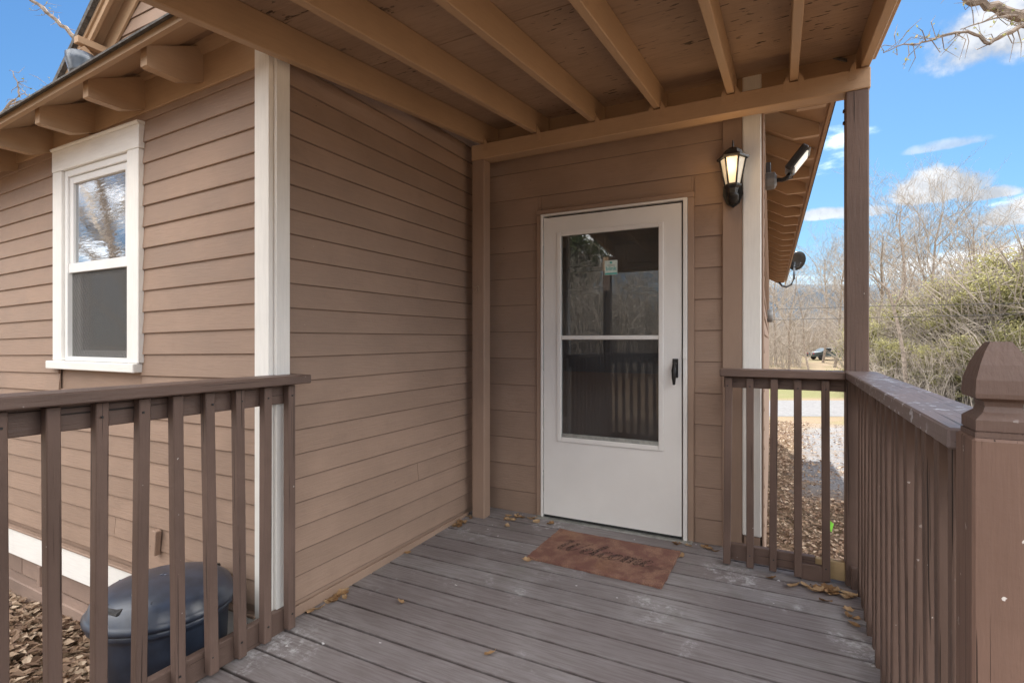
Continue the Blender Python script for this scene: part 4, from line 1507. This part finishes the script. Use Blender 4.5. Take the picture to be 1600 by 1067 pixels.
def drop(x, y, size, label, group, z=None, flat=True):
    o = bpy.data.objects.new('fallen_leaf', rl.choice(LT))
    zz = (dz_(y) if z is None else z) + size * 0.16
    link(o, None, Matrix.Translation((x, y, zz)) @ Matrix.Rotation(rl.uniform(0, 6.28), 4, 'Z') @ Matrix.Rotation(rl.uniform(-0.5, 0.5), 4, 'X') @ Matrix.Scale(size, 4))
    tag(o, label, 'leaf', group)


for i in range(16):
    t = rl.random()
    drop(-1.925 + rl.gauss(0, 0.012) + 0.01, 1.70 + t * 0.22, rl.uniform(0.035, 0.06), 'curled brown leaf in the drift where left railing meets the siding', 'leaf drift by the left railing')
for i in range(12):
    drop(-1.93 + rl.uniform(0, 0.05), 2.80 + rl.random() * 0.26, rl.uniform(0.04, 0.065), 'curled brown leaf in the drift at the foot of the tan corner post', 'leaf drift by the corner post')
for i in range(8):
    drop(-1.775 + rl.uniform(0, 0.20), 3.12 + rl.random() * 0.12, rl.uniform(0.04, 0.065), 'curled brown leaf between the tan corner post and the door', 'leaves right of the corner post')
for (x, y) in ((-1.505, 3.20), (-1.46, 3.17), (-1.36, 3.18)):
    drop(x, y, 0.065, 'brown lobed leaf at the lower left corner of the door', 'leaves at the door corner')
for i in range(6):
    drop(-0.58 + rl.uniform(0, 0.14), 3.19 + rl.random() * 0.05, 0.035, 'small brown leaf under the lower right corner of the door', 'leaves under the latch side')
for i in range(5):
    drop(-0.42 + rl.uniform(0, 0.1), 3.20 + rl.random() * 0.05, 0.045, 'brown leaf below the siding right of the door', 'leaves right of the door')
for i in range(13):
    drop(0.03 + rl.uniform(0, 0.27), 2.95 + rl.gauss(0, 0.025), rl.uniform(0.05, 0.085), 'tan leaf in the pile at the foot of the tall right post', 'leaf pile by the right post')
for i in range(5):
    drop(0.20 + rl.uniform(-0.05, 0.1), 2.78 + rl.gauss(0, 0.05), rl.uniform(0.04, 0.06), 'tan leaf lying before the pile at the right post', 'leaves before the right post')
for (x, y, lab) in ((-1.262, 2.615, 'curled tan leaf touching the near left corner of the doormat'), (-0.50, 3.05, 'flat tan leaf touching the far right corner of the doormat'),
                    (-1.60, 1.95, 'tan leaf standing on the deck near the left siding'), (-1.03, 1.80, 'tan leaf alone in the middle of the deck'), (-1.60, 3.02, 'small tan leaf on the deck between corner post and doormat'),
                    (-0.05, 2.98, 'single tan leaf on the deck before the short railing')):
    drop(x, y, 0.055, lab, None)
drop(-1.93, 2.40, 0.05, 'brown leaf wedged between siding and deck halfway along', None)

# leaf litter on the ground, as a mass
lv, lf, lt = [], [], []
def litter_leaf(x, y, size, rnd):
    z = gz(x, y) + rnd.uniform(0.005, 0.05)
    M = Matrix.Translation((x, y, z)) @ Matrix.Rotation(rnd.uniform(0, 6.28), 4, 'Z') @ Matrix.Rotation(rnd.uniform(-0.5, 0.5), 4, 'X') @ Matrix.Rotation(rnd.uniform(-0.45, 0.45), 4, 'Y')
    b = len(lv)
    c = rnd.uniform(0.05, 0.25)
    for (a, e, h) in ((-0.5, 0, 0), (-0.1, 0.3, c), (0.5, 0, 0.05), (-0.05, -0.28, c), (0.0, 0, 0)):
        lv.append(M @ Vector((a * size, e * size, h * size)))
    lf.extend([[b, b + 4, b + 1], [b + 4, b + 2, b + 1], [b, b + 3, b + 4], [b + 4, b + 3, b + 2]])
    tn = rnd.random()
    lt.extend([tn] * 4)


for i in range(6500):
    litter_leaf(rl.uniform(-4.6, -2.05), rl.uniform(0.35, 1.50), rl.uniform(0.04, 0.075), rl)
for i in range(12000):
    y = 3.5 + 7.0 * rl.random() ** 1.3
    x = rl.uniform(-0.15, 1.6)
    if y > 7.0 and x > 0.12 + 0.03 * (y - 7) + rl.gauss(0, 0.12) and rl.random() < 0.85:
        continue
    litter_leaf(x, y, rl.uniform(0.03, 0.062), rl)
for i in range(9000):
    y = rl.uniform(9.5, 20.5)
    x = rl.uniform(-0.6, 3.2)
    if x > 0.2 + 0.035 * (y - 9) + rl.gauss(0, 0.2) and rl.random() < 0.9:
        continue
    litter_leaf(x, y, rl.uniform(0.05, 0.09), rl)
for i in range(3000):
    litter_leaf(rl.uniform(-7, 8), rl.uniform(-14, 0.0), rl.uniform(0.06, 0.1), rl)
o = mesh_obj('leaf_litter', lv, lf, litter, tones=lt)
tag(o, 'brown dead leaves covering the ground round the house', 'leaf litter', None, 'stuff')
gt = mesh_obj('plastic_scrap', [(0.345, 5.6, gz(0.3, 5.6) + 0.05), (0.36, 5.6, gz(0.3, 5.6) + 0.14), (0.42, 5.58, gz(0.3, 5.6) + 0.09), (0.40, 5.56, gz(0.3, 5.6) + 0.02), (0.385, 5.66, gz(0.3, 5.6) + 0.06)],
              [[0, 3, 2], [0, 2, 1], [0, 4, 3], [1, 2, 4], [0, 1, 4], [2, 3, 4]], green_m)
tag(gt, 'bright green scrap of plastic on the leaves beyond the railing', 'scrap')

# ------------------------------------------------------------------ trees, shrubs and brush
def bare_tree_mesh(seed, height, spread=0.5, lean=0.06, twigs=1.0, trunk_r=None, fork=0.35):
    rnd = random.Random(seed)
    tv, tf, cv, cf = [], [], [], []

    def grow(p, d, length, r, level, V, F):
        n = 5 if level < 2 else (4 if level == 2 else 3)
        pts, rads = [p], [r]
        q = p.copy()
        dd = d.copy()
        for i in range(n):
            wob = 0.13 if level == 0 else 0.27
            dd = (dd + Vector((rnd.gauss(0, wob), rnd.gauss(0, wob), rnd.gauss(0, wob * 0.5) + (0.07 if level else 0.03)))).normalized()
            q = q + dd * (length / n)
            pts.append(q.copy())
            rads.append(r * (1 - (0.72 if level else 0.75) * (i + 1) / n) + 0.002)
        tube(V, F, pts, rads, 6 if level == 0 else (4 if level == 1 else 3), False)
        if level >= 4:
            return
        count = (int(9 * twigs) + 3, int(6 * twigs) + 2, int(4 * twigs) + 1, 3)[level]
        for c in range(count):
            t = (fork + (1 - fork) * (c + rnd.random() * 0.8) / count) if level == 0 else (0.2 + 0.8 * (c + rnd.random()) / count)
            t = min(t, 0.985)
            k = t * n
            i = min(int(k), n - 1)
            pp = pts[i].lerp(pts[i + 1], k - i)
            rr = rads[i] + (rads[i + 1] - rads[i]) * (k - i)
            base = (pts[i + 1] - pts[i]).normalized()
            az = rnd.uniform(0, 6.283) if level else c * 2.4 + rnd.uniform(-0.5, 0.5)
            side = Vector((math.cos(az), math.sin(az), rnd.uniform(0.0, 0.5)))
            nd = (base * (1 - spread) + side * spread * rnd.uniform(0.75, 1.2)).normalized()
            ln = length * (0.50 - 0.18 * t if level == 0 else 0.52) * rnd.uniform(0.65, 1.2)
            grow(pp, nd, ln, max(0.003, rr * rnd.uniform(0.45, 0.68)), level + 1, cv, cf)

    r0 = trunk_r or height * 0.0125
    grow(Vector((0, 0, -0.3)), Vector((rnd.gauss(0, lean), rnd.gauss(0, lean), 1)).normalized(), height * 0.95, r0, 0, tv, tf)
    def mk(nm, v, f, m):
        me = bpy.data.meshes.new(nm)
        me.from_pydata([tuple(q) for q in v], [], f)
        setmat(me, m)
        return me
    return mk('trunk', tv, tf, bark), mk('crown', cv, cf, twig_m)


TREES = []
for i, (sd_, spread, fork, tw) in enumerate(((11, 0.52, 0.30, 1.0), (23, 0.62, 0.22, 1.1), (37, 0.46, 0.38, 1.0), (41, 0.68, 0.14, 1.2), (59, 0.42, 0.42, 0.9), (67, 0.56, 0.30, 1.1))):
    TREES.append(bare_tree_mesh(sd_, 10.0, spread, 0.07, tw, None, fork))


def plant_tree(x, y, h, k, label, group=None, name='bare_tree', cat='tree', rz=None):
    t = thing(name, label, cat, (x, y, gz(x, y)), group)
    sc = h / 10.0
    mw = Matrix.Translation((x, y, gz(x, y))) @ Matrix.Rotation(rz if rz is not None else (x * 7.3 + y) % 6.28, 4, 'Z') @ Matrix.Diagonal((sc * 0.95, sc * 0.95, sc, 1))
    for nm, me in zip(('trunk', 'crown'), TREES[k]):
        o = bpy.data.objects.new(nm, me)
        link(o, t, mw)
    return t


BARE = ((-0.51, 58.29, 11, 0), (0.50, 52.06, 9, 1), (1.63, 68.41, 12, 2), (3.84, 65.05, 12.5, 4), (4.24, 56.25, 11, 5),
        (6.49, 73.18, 13, 0), (5.47, 52.38, 9, 1), (8.07, 68.37, 11, 3), (8.17, 60.54, 14, 2), (11.58, 78.06, 13, 4), (9.22, 57.70, 10, 5), (12.39, 71.73, 15.5, 0),
        (12.35, 64.95, 17, 4), (16.54, 82.89, 15, 1), (14.62, 69.51, 15.5, 2), (17.13, 76.44, 14.5, 5), (15.15, 64.15, 15, 3), (20.18, 81.39, 15.5, 0), (18.12, 70.19, 14, 4),
        (20.60, 75.98, 12, 1), (18.74, 66.01, 11.5, 2), (22.21, 74.56, 13, 5), (19.98, 64.40, 14, 3), (26.15, 81.11, 14, 0), (-1.81, 71.13, 11, 4))
for (x, y, h, k) in BARE:
    plant_tree(x, y, h, k, 'slender leafless grey tree standing in the thicket beyond the road', 'leafless trees beyond the road')
plant_tree(1.92, 46.04, 7.5, 3, 'dark low forking leafless tree beside the parked car', None, 'bare_tree', 'tree', 1.0)

# pale forked sapling in front of the shrubs
sap = thing('sapling', 'pale crooked sapling with a forked trunk standing before the green shrubs', 'tree', (4.95, 29.3, gz(4.95, 29.3)))
rs = random.Random(3)
v, f = [], []
bx0, by0 = 4.95, 29.3
def sp_(dx, z, dy=0.0):
    return Vector((bx0 + dx, by0 + dy, z))


tube(v, f, [sp_(0.15, -1.75), sp_(0.05, -0.8), sp_(-0.05, 0.6), sp_(-0.25, 1.9), sp_(-0.42, 2.7)], [0.11, 0.10, 0.085, 0.075, 0.07], 6)
tube(v, f, [sp_(-0.42, 2.7), sp_(-0.15, 3.2), sp_(0.05, 3.9), sp_(-0.05, 5.0), sp_(-0.2, 6.4), sp_(-0.1, 7.5)], [0.07, 0.065, 0.055, 0.045, 0.03, 0.012], 5)
tube(v, f, [sp_(-0.42, 2.7), sp_(-0.6, 3.5), sp_(-1.2, 4.2), sp_(-1.9, 4.6)], [0.06, 0.05, 0.035, 0.012], 5)
mesh_obj('trunk', v, f, bark, sap)
v, f = [], []
for k in range(46):
    z = rs.uniform(2.0, 7.0)
    p = sp_(-0.2 + rs.uniform(-0.2, 0.2), z)
    a = rs.uniform(0, 6.28)
    dd = Vector((math.cos(a), math.sin(a), rs.uniform(0.2, 0.9)))
    ln = rs.uniform(0.4, 1.1)
    tube(v, f, [p, p + dd * ln * 0.5 + Vector((0, 0, 0.05)), p + dd * ln], [0.016, 0.011, 0.004], 3, False)
mesh_obj('twigs', v, f, twig_m, sap)


def leafy_mesh(seed, n, leaf, lumps, mat, squash=1.0, shell=0.55):
    """leaves scattered in uneven clumps; unit: crown about 1 high, 1 wide"""
    rnd = random.Random(seed)
    v, f, tn = [], [], []
    cl = []
    for _ in range(lumps):
        a, rr, zz = rnd.uniform(0, 6.283), 0.42 * math.sqrt(rnd.random()), rnd.random() ** 0.9
        w = (1 - zz * 0.55)
        cl.append((Vector((math.cos(a) * rr * w, math.sin(a) * rr * w, 0.05 + zz * 0.85)), rnd.uniform(0.09, 0.2), rnd.random()))
    for _ in range(n):
        c, r, tone = rnd.choice(cl)
        u = Vector((rnd.gauss(0, 1), rnd.gauss(0, 1), rnd.gauss(0, 1))).normalized() * r * (shell + (1 - shell) * rnd.random()) * rnd.uniform(0.6, 1.15)
        p = c + Vector((u.x, u.y, u.z * squash))
        if p.z < 0.0:
            continue
        d = Vector((rnd.gauss(0, 1), rnd.gauss(0, 1), rnd.gauss(0, 0.6))).normalized()
        s = d.cross(Vector((rnd.gauss(0, 1), rnd.gauss(0, 1), rnd.gauss(0, 1)))).normalized()
        L_, W_ = leaf * rnd.uniform(0.7, 1.4), leaf * rnd.uniform(0.25, 0.45)
        b = len(v)
        v.extend([p - d * L_ * 0.5, p + s * W_, p + d * L_ * 0.5, p - s * W_])
        f.append([b, b + 1, b + 2, b + 3])
        tn.append(min(1, max(0, tone * 0.6 + rnd.random() * 0.4)))
    me = bpy.data.meshes.new('foliage')
    me.from_pydata([tuple(q) for q in v], [], f)
    a = me.attributes.new('tone', 'FLOAT', 'FACE')
    a.data.foreach_set('value', tn)
    setmat(me, mat)
    return me


def stem_mesh(seed, n, spread):
    rnd = random.Random(seed)
    v, f = [], []
    for _ in range(n):
        a, r = rnd.uniform(0, 6.283), 0.10 * rnd.random()
        p = Vector((math.cos(a) * r, math.sin(a) * r, -0.05))
        a += rnd.uniform(-0.6, 0.6)
        e = Vector((math.cos(a), math.sin(a), 0)) * rnd.uniform(0.1, spread)
        h = rnd.uniform(0.55, 1.08)
        tube(v, f, [p, p + e * 0.35 + Vector((0, 0, h * 0.45)), p + e * 0.75 + Vector((rnd.gauss(0, 0.02), rnd.gauss(0, 0.02), h * 0.8)), p + e * 1.15 + Vector((0, 0, h))],
             [0.008, 0.006, 0.004, 0.0015], 3, False)
        for q in range(7):
            t = rnd.uniform(0.25, 0.98)
            b = p + e * t + Vector((0, 0, h * t))
            dd = Vector((rnd.gauss(0, 1), rnd.gauss(0, 1), rnd.uniform(0, 1))).normalized() * rnd.uniform(0.08, 0.22)
            tube(v, f, [b, b + dd * 0.6, b + dd], [0.003, 0.002, 0.001], 3, False)
    me = bpy.data.meshes.new('stems')
    me.from_pydata([tuple(q) for q in v], [], f)
    setmat(me, twig_m)
    return me


SH = [(leafy_mesh(100 + k, 7500, 0.020, 70, shrubleaf, 0.9, 0.2), stem_mesh(120 + k, 90, 0.5)) for k in range(3)]


def plant_shrub(x, y, h, w, k, label, group, rz):
    t = thing('shrub', label, 'shrub', (x, y, gz(x, y)), group)
    mw = Matrix.Translation((x, y, gz(x, y) - 0.05)) @ Matrix.Rotation(rz, 4, 'Z') @ Matrix.Diagonal((w, w, h, 1))
    for nm, me in zip(('foliage', 'stems'), SH[k]):
        link(bpy.data.objects.new(nm, me), t, mw)


SHRUBS = ((3.95, 34.4, 3.2, 0), (5.2, 37.5, 3.9, 1), (4.85, 31.4, 2.4, 2), (6.6, 36.2, 4.6, 0), (6.7, 32.8, 3.6, 1), (8.0, 35.6, 5.0, 2), (7.9, 32.2, 4.3, 0),
          (9.3, 34.8, 5.6, 1), (9.0, 31.6, 5.0, 2), (10.6, 34.0, 6.0, 0), (10.3, 31.0, 5.5, 1), (11.8, 33.0, 6.2, 2), (6.1, 29.6, 2.2, 1), (7.4, 29.3, 2.6, 0),
          (8.6, 28.6, 2.9, 2), (12.8, 31.5, 6.0, 0), (13.5, 34.5, 6.4, 1))
for i, (x, y, h, k) in enumerate(SHRUBS):
    plant_shrub(x, y, h * 1.3, h * 1.15 + 0.6, k, 'yellow green evergreen shrub in the bank of shrubs behind the right railing', 'bank of green shrubs', i * 1.7)

# tangle of dry brush: far wood edge ahead and hedge behind the camera, each one mass
def brush(name, n, place, hlo, hhi, seed, label, mat=None):
    rnd = random.Random(seed)
    v, f = [], []
    for _ in range(n):
        x, y, k = place(rnd)
        z = gz(x, y)
        h = rnd.uniform(hlo, hhi) * k
        lean = Vector((rnd.gauss(0, 0.25), rnd.gauss(0, 0.25), 0)) * h
        p = Vector((x, y, z))
        r = 0.012 * rnd.uniform(0.6, 1.8) * (1 + h * 0.08)
        tube(v, f, [p, p + lean * 0.35 + Vector((0, 0, h * 0.5)), p + lean + Vector((0, 0, h))], [r, r * 0.7, r * 0.2], 3, False)
        for q in range(4):
            t = rnd.uniform(0.25, 0.95)
            b = p + lean * t + Vector((0, 0, h * t))
            dd = Vector((rnd.gauss(0, 1), rnd.gauss(0, 1), rnd.uniform(-0.1, 1))).normalized() * rnd.uniform(0.3, 1.1) * min(1.4, 0.35 * h)
            tube(v, f, [b, b + dd * 0.5 + Vector((0, 0, 0.05)), b + dd], [r * 0.55, r * 0.4, r * 0.12], 3, False)
    o = mesh_obj(name, v, f, mat or twig_m)
    return tag(o, label, 'brush', None, 'stuff')


def far_place(rnd):
    s_ = rnd.uniform(46, 74)
    t = rnd.uniform(0.44, 1.12)
    if 0.555 < t < 0.64 and s_ < 68:
        s_ += 28
    k = 1.0 if t > 0.64 else 0.62
    return (-0.4598 + t * 0.888) * s_, (0.888 + t * 0.4598) * s_, k


brush('brush', 3600, far_place, 2.5, 8.5, 77, 'grey tangle of leafless brush at the far wood edge')
def deep_place(rnd):
    s_ = rnd.uniform(76, 92)
    t = rnd.uniform(0.42, 1.12)
    return (-0.4598 + t * 0.888) * s_, (0.888 + t * 0.4598) * s_, 1.0


brush('deep_brush', 3800, deep_place, 4.0, 8.0, 81, 'pale brown brush filling the depth of the wood beyond the field')
def mid_place(rnd):
    return rnd.uniform(3.4, 9.5), rnd.uniform(28.2, 30.5), 1.0


brush('brush', 420, mid_place, 0.5, 1.8, 78, 'low brown dead brush at the foot of the green shrubs')
def back_place(rnd):
    return rnd.uniform(-24, 8), rnd.uniform(-22, -14), 1.0


brush('hedge_brush', 4200, back_place, 2.2, 6.0, 79, 'sunlit hedge of dry brush seen reflected in the door glass')

# what the panes mirror: trees, evergreen and a pale house across the yard behind the camera
EV = leafy_mesh(300, 7000, 0.045, 40, pineleaf, 0.7, 0.3)
def evergreen(x, y, h, label, rz):
    t = thing('evergreen_tree', label, 'tree', (x, y, gz(x, y)))
    mw = Matrix.Translation((x, y, gz(x, y) + h * 0.18)) @ Matrix.Rotation(rz, 4, 'Z') @ Matrix.Diagonal((h * 0.62, h * 0.62, h * 0.85, 1))
    link(bpy.data.objects.new('crown', EV), t, mw)
    tube_obj('trunk', [(x, y, gz(x, y) - 0.2), (x, y, gz(x, y) + h * 0.8)], [0.14, 0.04], bark_dark, t, 6)


evergreen(-9.4, -19.0, 7.4, 'evergreen tree mirrored in the upper door glass', 0)
evergreen(-13.0, -26.0, 9.0, 'tall evergreen tree across the yard behind the porch', 2)
for (x, y, h, k, lab) in ((-13.5, -4.5, 9.5, 3, 'leafless tree mirrored in the white framed window'), (-17.5, -6.0, 12, 1, 'tall leafless tree mirrored in the window glass behind a nearer one'),
                          (-10.5, -2.6, 8.5, 1, 'twiggy leafless tree close to the left end of the house'), (-12.2, -6.8, 10, 0, 'leafless tree behind the twiggy one left of the house'), (-15.5, -2.5, 11, 5, 'leafless tree far to the left of the house'), (-7.5, -23.5, 10, 5, 'leafless tree behind the hedge reflected in the door'), (-4.0, -27.0, 11, 2, 'leafless tree far back in the yard behind the porch'),
                          (-11.0, -17.0, 8, 0, 'small leafless tree beside the mirrored evergreen')):
    plant_tree(x, y, h, k, lab)
ph = thing('neighbour_house', 'pale house with low grey roof reflected in the door glass', 'house', (-14, -30, -0.4))
box('wall', (-19, -9.5), (-36, -30), (-0.6, 2.6), cream, ph, 0)
v = [(-19.5, -29.6, 2.55), (-9.0, -29.6, 2.55), (-9.0, -33, 4.2), (-19.5, -33, 4.2), (-19.5, -36.4, 2.55), (-9.0, -36.4, 2.55)]
mesh_obj('roof', v, [[0, 1, 2, 3], [3, 2, 5, 4], [1, 5, 2], [0, 3, 4]], shingle, ph)
for xx in (-17.5, -15, -12.5, -10.8):
    box('window', (xx, xx + 0.9), (-29.99, -29.95), (0.7, 1.9), carglass, ph, 0)

# ------------------------------------------------------------------ overhanging limbs of two near trees
def limb_tree(name, label, trunk, limbs, seed, buds, rscale=1.0):
    rnd = random.Random(seed)
    t = thing(name, label, 'tree', trunk[0])
    v, f = [], []
    n = len(trunk)
    tube(v, f, [Vector(p) for p in trunk], [0.20 - 0.12 * i / (n - 1) for i in range(n)], 8)
    mesh_obj('trunk', v, f, bark, t, None, True)
    v, f, lv_, lf_, tn = [], [], [], [], []
    for pts, r0, r1 in limbs:
        P = []
        for i in range(len(pts) - 1):
            a, b = Vector(pts[i]), Vector(pts[i + 1])
            for k in range(3):
                P.append(a.lerp(b, k / 3) + Vector((rnd.gauss(0, 1), rnd.gauss(0, 1), rnd.gauss(0, 1))) * r0 * 0.25)
        P.append(Vector(pts[-1]))
        m = len(P)
        rr = [(r0 + (r1 - r0) * i / (m - 1)) * rnd.uniform(0.88, 1.12) for i in range(m)]
        tube(v, f, P, rr, 6, True)
        for k in range(int(m * 1.3)):
            if buds <= 0:
                break
            i = rnd.randrange(m // 3, m)
            p = P[i]
            dd = Vector((rnd.gauss(0, 1), rnd.gauss(0, 1), rnd.gauss(0, 0.9))).normalized() * rnd.uniform(0.08, 0.30) * rscale
            q1 = p + dd * 0.5 + Vector((rnd.gauss(0, 1), rnd.gauss(0, 1), rnd.gauss(0, 1))) * 0.03
            tube(v, f, [p, q1, p + dd], [min(rr[i] * 0.5, 0.006), 0.004, 0.0012], 4, False)
            for _ in range(rnd.randrange(0, buds)):
                c = p + dd * rnd.uniform(0.4, 1.0)
                u = Vector((rnd.gauss(0, 1), rnd.gauss(0, 1), rnd.gauss(0, 1))).normalized()
                w = u.cross(Vector((rnd.gauss(0, 1), rnd.gauss(0, 1), rnd.gauss(0, 1)))).normalized()
                s = rnd.uniform(0.010, 0.022) * rscale
                b = len(lv_)
                c = c + u * 0.02
                lv_.extend([c - u * s, c + w * s * 0.5, c + u * s, c - w * s * 0.5])
                lf_.append([b, b + 1, b + 2, b + 3])
                tn.append(rnd.random())
    mesh_obj('limbs', v, f, bark, t)
    if lf_:
        mesh_obj('buds', lv_, lf_, budleaf, t, None, False, tn)['kind'] = 'stuff'
    return t


limb_tree('overhanging_tree', 'near tree whose budding limb hangs into the upper right sky', [(4.6, 8.2, -0.8), (4.5, 8.1, 2.0), (4.2, 8.0, 4.0), (3.6, 7.9, 6.0)],
          [([(4.3, 8.05, 3.6), (2.9, 7.6, 4.52), (2.265, 7.367, 4.63), (2.085, 7.273, 4.677), (1.846, 7.149, 4.744), (1.726, 7.087, 4.798), (1.4, 6.9, 5.1)], 0.07, 0.030),
           ([(4.3, 8.05, 3.5), (3.2, 7.3, 4.0), (2.059, 6.697, 4.24), (1.896, 6.612, 4.135), (1.765, 6.544, 4.049)], 0.030, 0.017),
           ([(1.765, 6.544, 4.049), (1.678, 6.499, 4.117), (1.58, 6.449, 4.166), (1.406, 6.358, 4.148), (1.269, 6.288, 4.092), (1.16, 6.231, 4.043), (1.024, 6.161, 4.043), (0.861, 6.076, 3.963)], 0.016, 0.004),
           ([(2.265, 7.367, 4.63), (1.95, 7.0, 4.50), (1.70, 6.75, 4.36), (1.55, 6.55, 4.25)], 0.012, 0.004)], 4, 4)
limb_tree('side_tree', 'leafless tree beyond the left roof with thin limbs against the sky', [(-11.6, 5.4, -0.4), (-11.6, 5.3, 2.0), (-11.6, 5.2, 4.2)],
          [([(-11.6, 5.2, 4.1), (-10.0, 5.0, 4.6), (-9.9, 4.9, 5.4), (-10.856, 4.514, 6.449), (-11.052, 4.412, 6.637), (-11.248, 4.311, 6.858), (-11.493, 4.184, 7.079), (-11.9, 4.0, 7.5)], 0.042, 0.028),
           ([(-11.6, 5.1, 4.4), (-11.0, 4.2, 4.5), (-10.652, 3.493, 4.66), (-10.547, 3.548, 4.808), (-10.39, 3.629, 4.955), (-10.408, 3.62, 5.102), (-10.478, 3.584, 5.328)], 0.03, 0.006),
           ([(-10.547, 3.548, 4.808), (-10.26, 3.696, 4.906), (-10.042, 3.809, 5.073), (-9.8, 3.9, 5.1)], 0.012, 0.004)], 9, 3)

# ------------------------------------------------------------------ power lines and parked car
for k, (za, zb, zc2_, lab) in enumerate(((2.945, 2.921, 2.824, 'upper of the two power lines strung across the shrubs'), (2.356, 2.341, 2.344, 'lower of the two power lines strung across the shrubs'))):
    pts = [(-14.0, 36.4, za + 0.7), (-1.046, 33.241, za), (3.177, 32.05, zb), (9.473, 30.805, zc2_), (26, 27.5, zc2_ + 0.6)]
    o = tube_obj('power_line', [(x * 0.62, y * 0.62, 1.215 + (z - 1.215) * 0.62) for x, y, z in pts], 0.010, wire_m, None, 5)
    tag(o, lab, 'power line', 'power lines')

car = thing('parked_car', 'dark grey car parked beyond the road in front of the leafless trees', 'car', (3.9, 63.9, gz(3.9, 63.9)))
cz = gz(4.95, 72.3)
cm = Matrix.Translation((4.95, 72.3, cz)) @ Matrix.Rotation(R(27), 4, 'Z')
prof = [(-2.2, 0.35), (-2.25, 0.62), (-2.1, 0.86), (-1.35, 0.95), (-0.75, 1.36), (0.55, 1.40), (1.35, 1.02), (2.1, 0.92), (2.25, 0.70), (2.2, 0.35)]
def extr(name, prof, y0, y1, mat, inset=0.0):
    v = [(a, y0 + (inset if b > 1.0 else 0), b) for a, b in prof] + [(a, y1 - (inset if b > 1.0 else 0), b) for a, b in prof]
    n = len(prof)
    f = [[i, (i + 1) % n, n + (i + 1) % n, n + i] for i in range(n)] + [list(range(n))[::-1], list(range(n, 2 * n))]
    return mesh_obj(name, v, f, mat, car, cm)


extr('body', prof, -0.85, 0.85, carpaint, 0.14)
extr('side_window', [(-1.15, 0.97), (-0.70, 1.30), (-0.12, 1.33), (-0.12, 0.97)], -0.87, -0.70, carglass, 0.13)
extr('side_window', [(-0.04, 0.97), (-0.04, 1.33), (0.50, 1.34), (1.12, 1.0)], -0.87, -0.70, carglass, 0.13)
for xx in (-1.4, 1.4):
    for yy in (-0.78, 0.78):
        lathe('wheel', [(0.18, -0.1), (0.31, -0.1), (0.33, -0.05), (0.33, 0.05), (0.31, 0.1), (0.18, 0.1)], rubber, car, cm @ Matrix.Translation((xx, yy, 0.33)) @ Matrix.Rotation(R(90), 4, 'X'), 16)
for yy in (-0.7, 0.55):
    o = bpy.data.objects.new('tail_light', box_mesh(0.06, 0.25, 0.14, carlight, 0.01))
    link(o, car, cm @ Matrix.Translation((-2.22, yy, 0.74)))
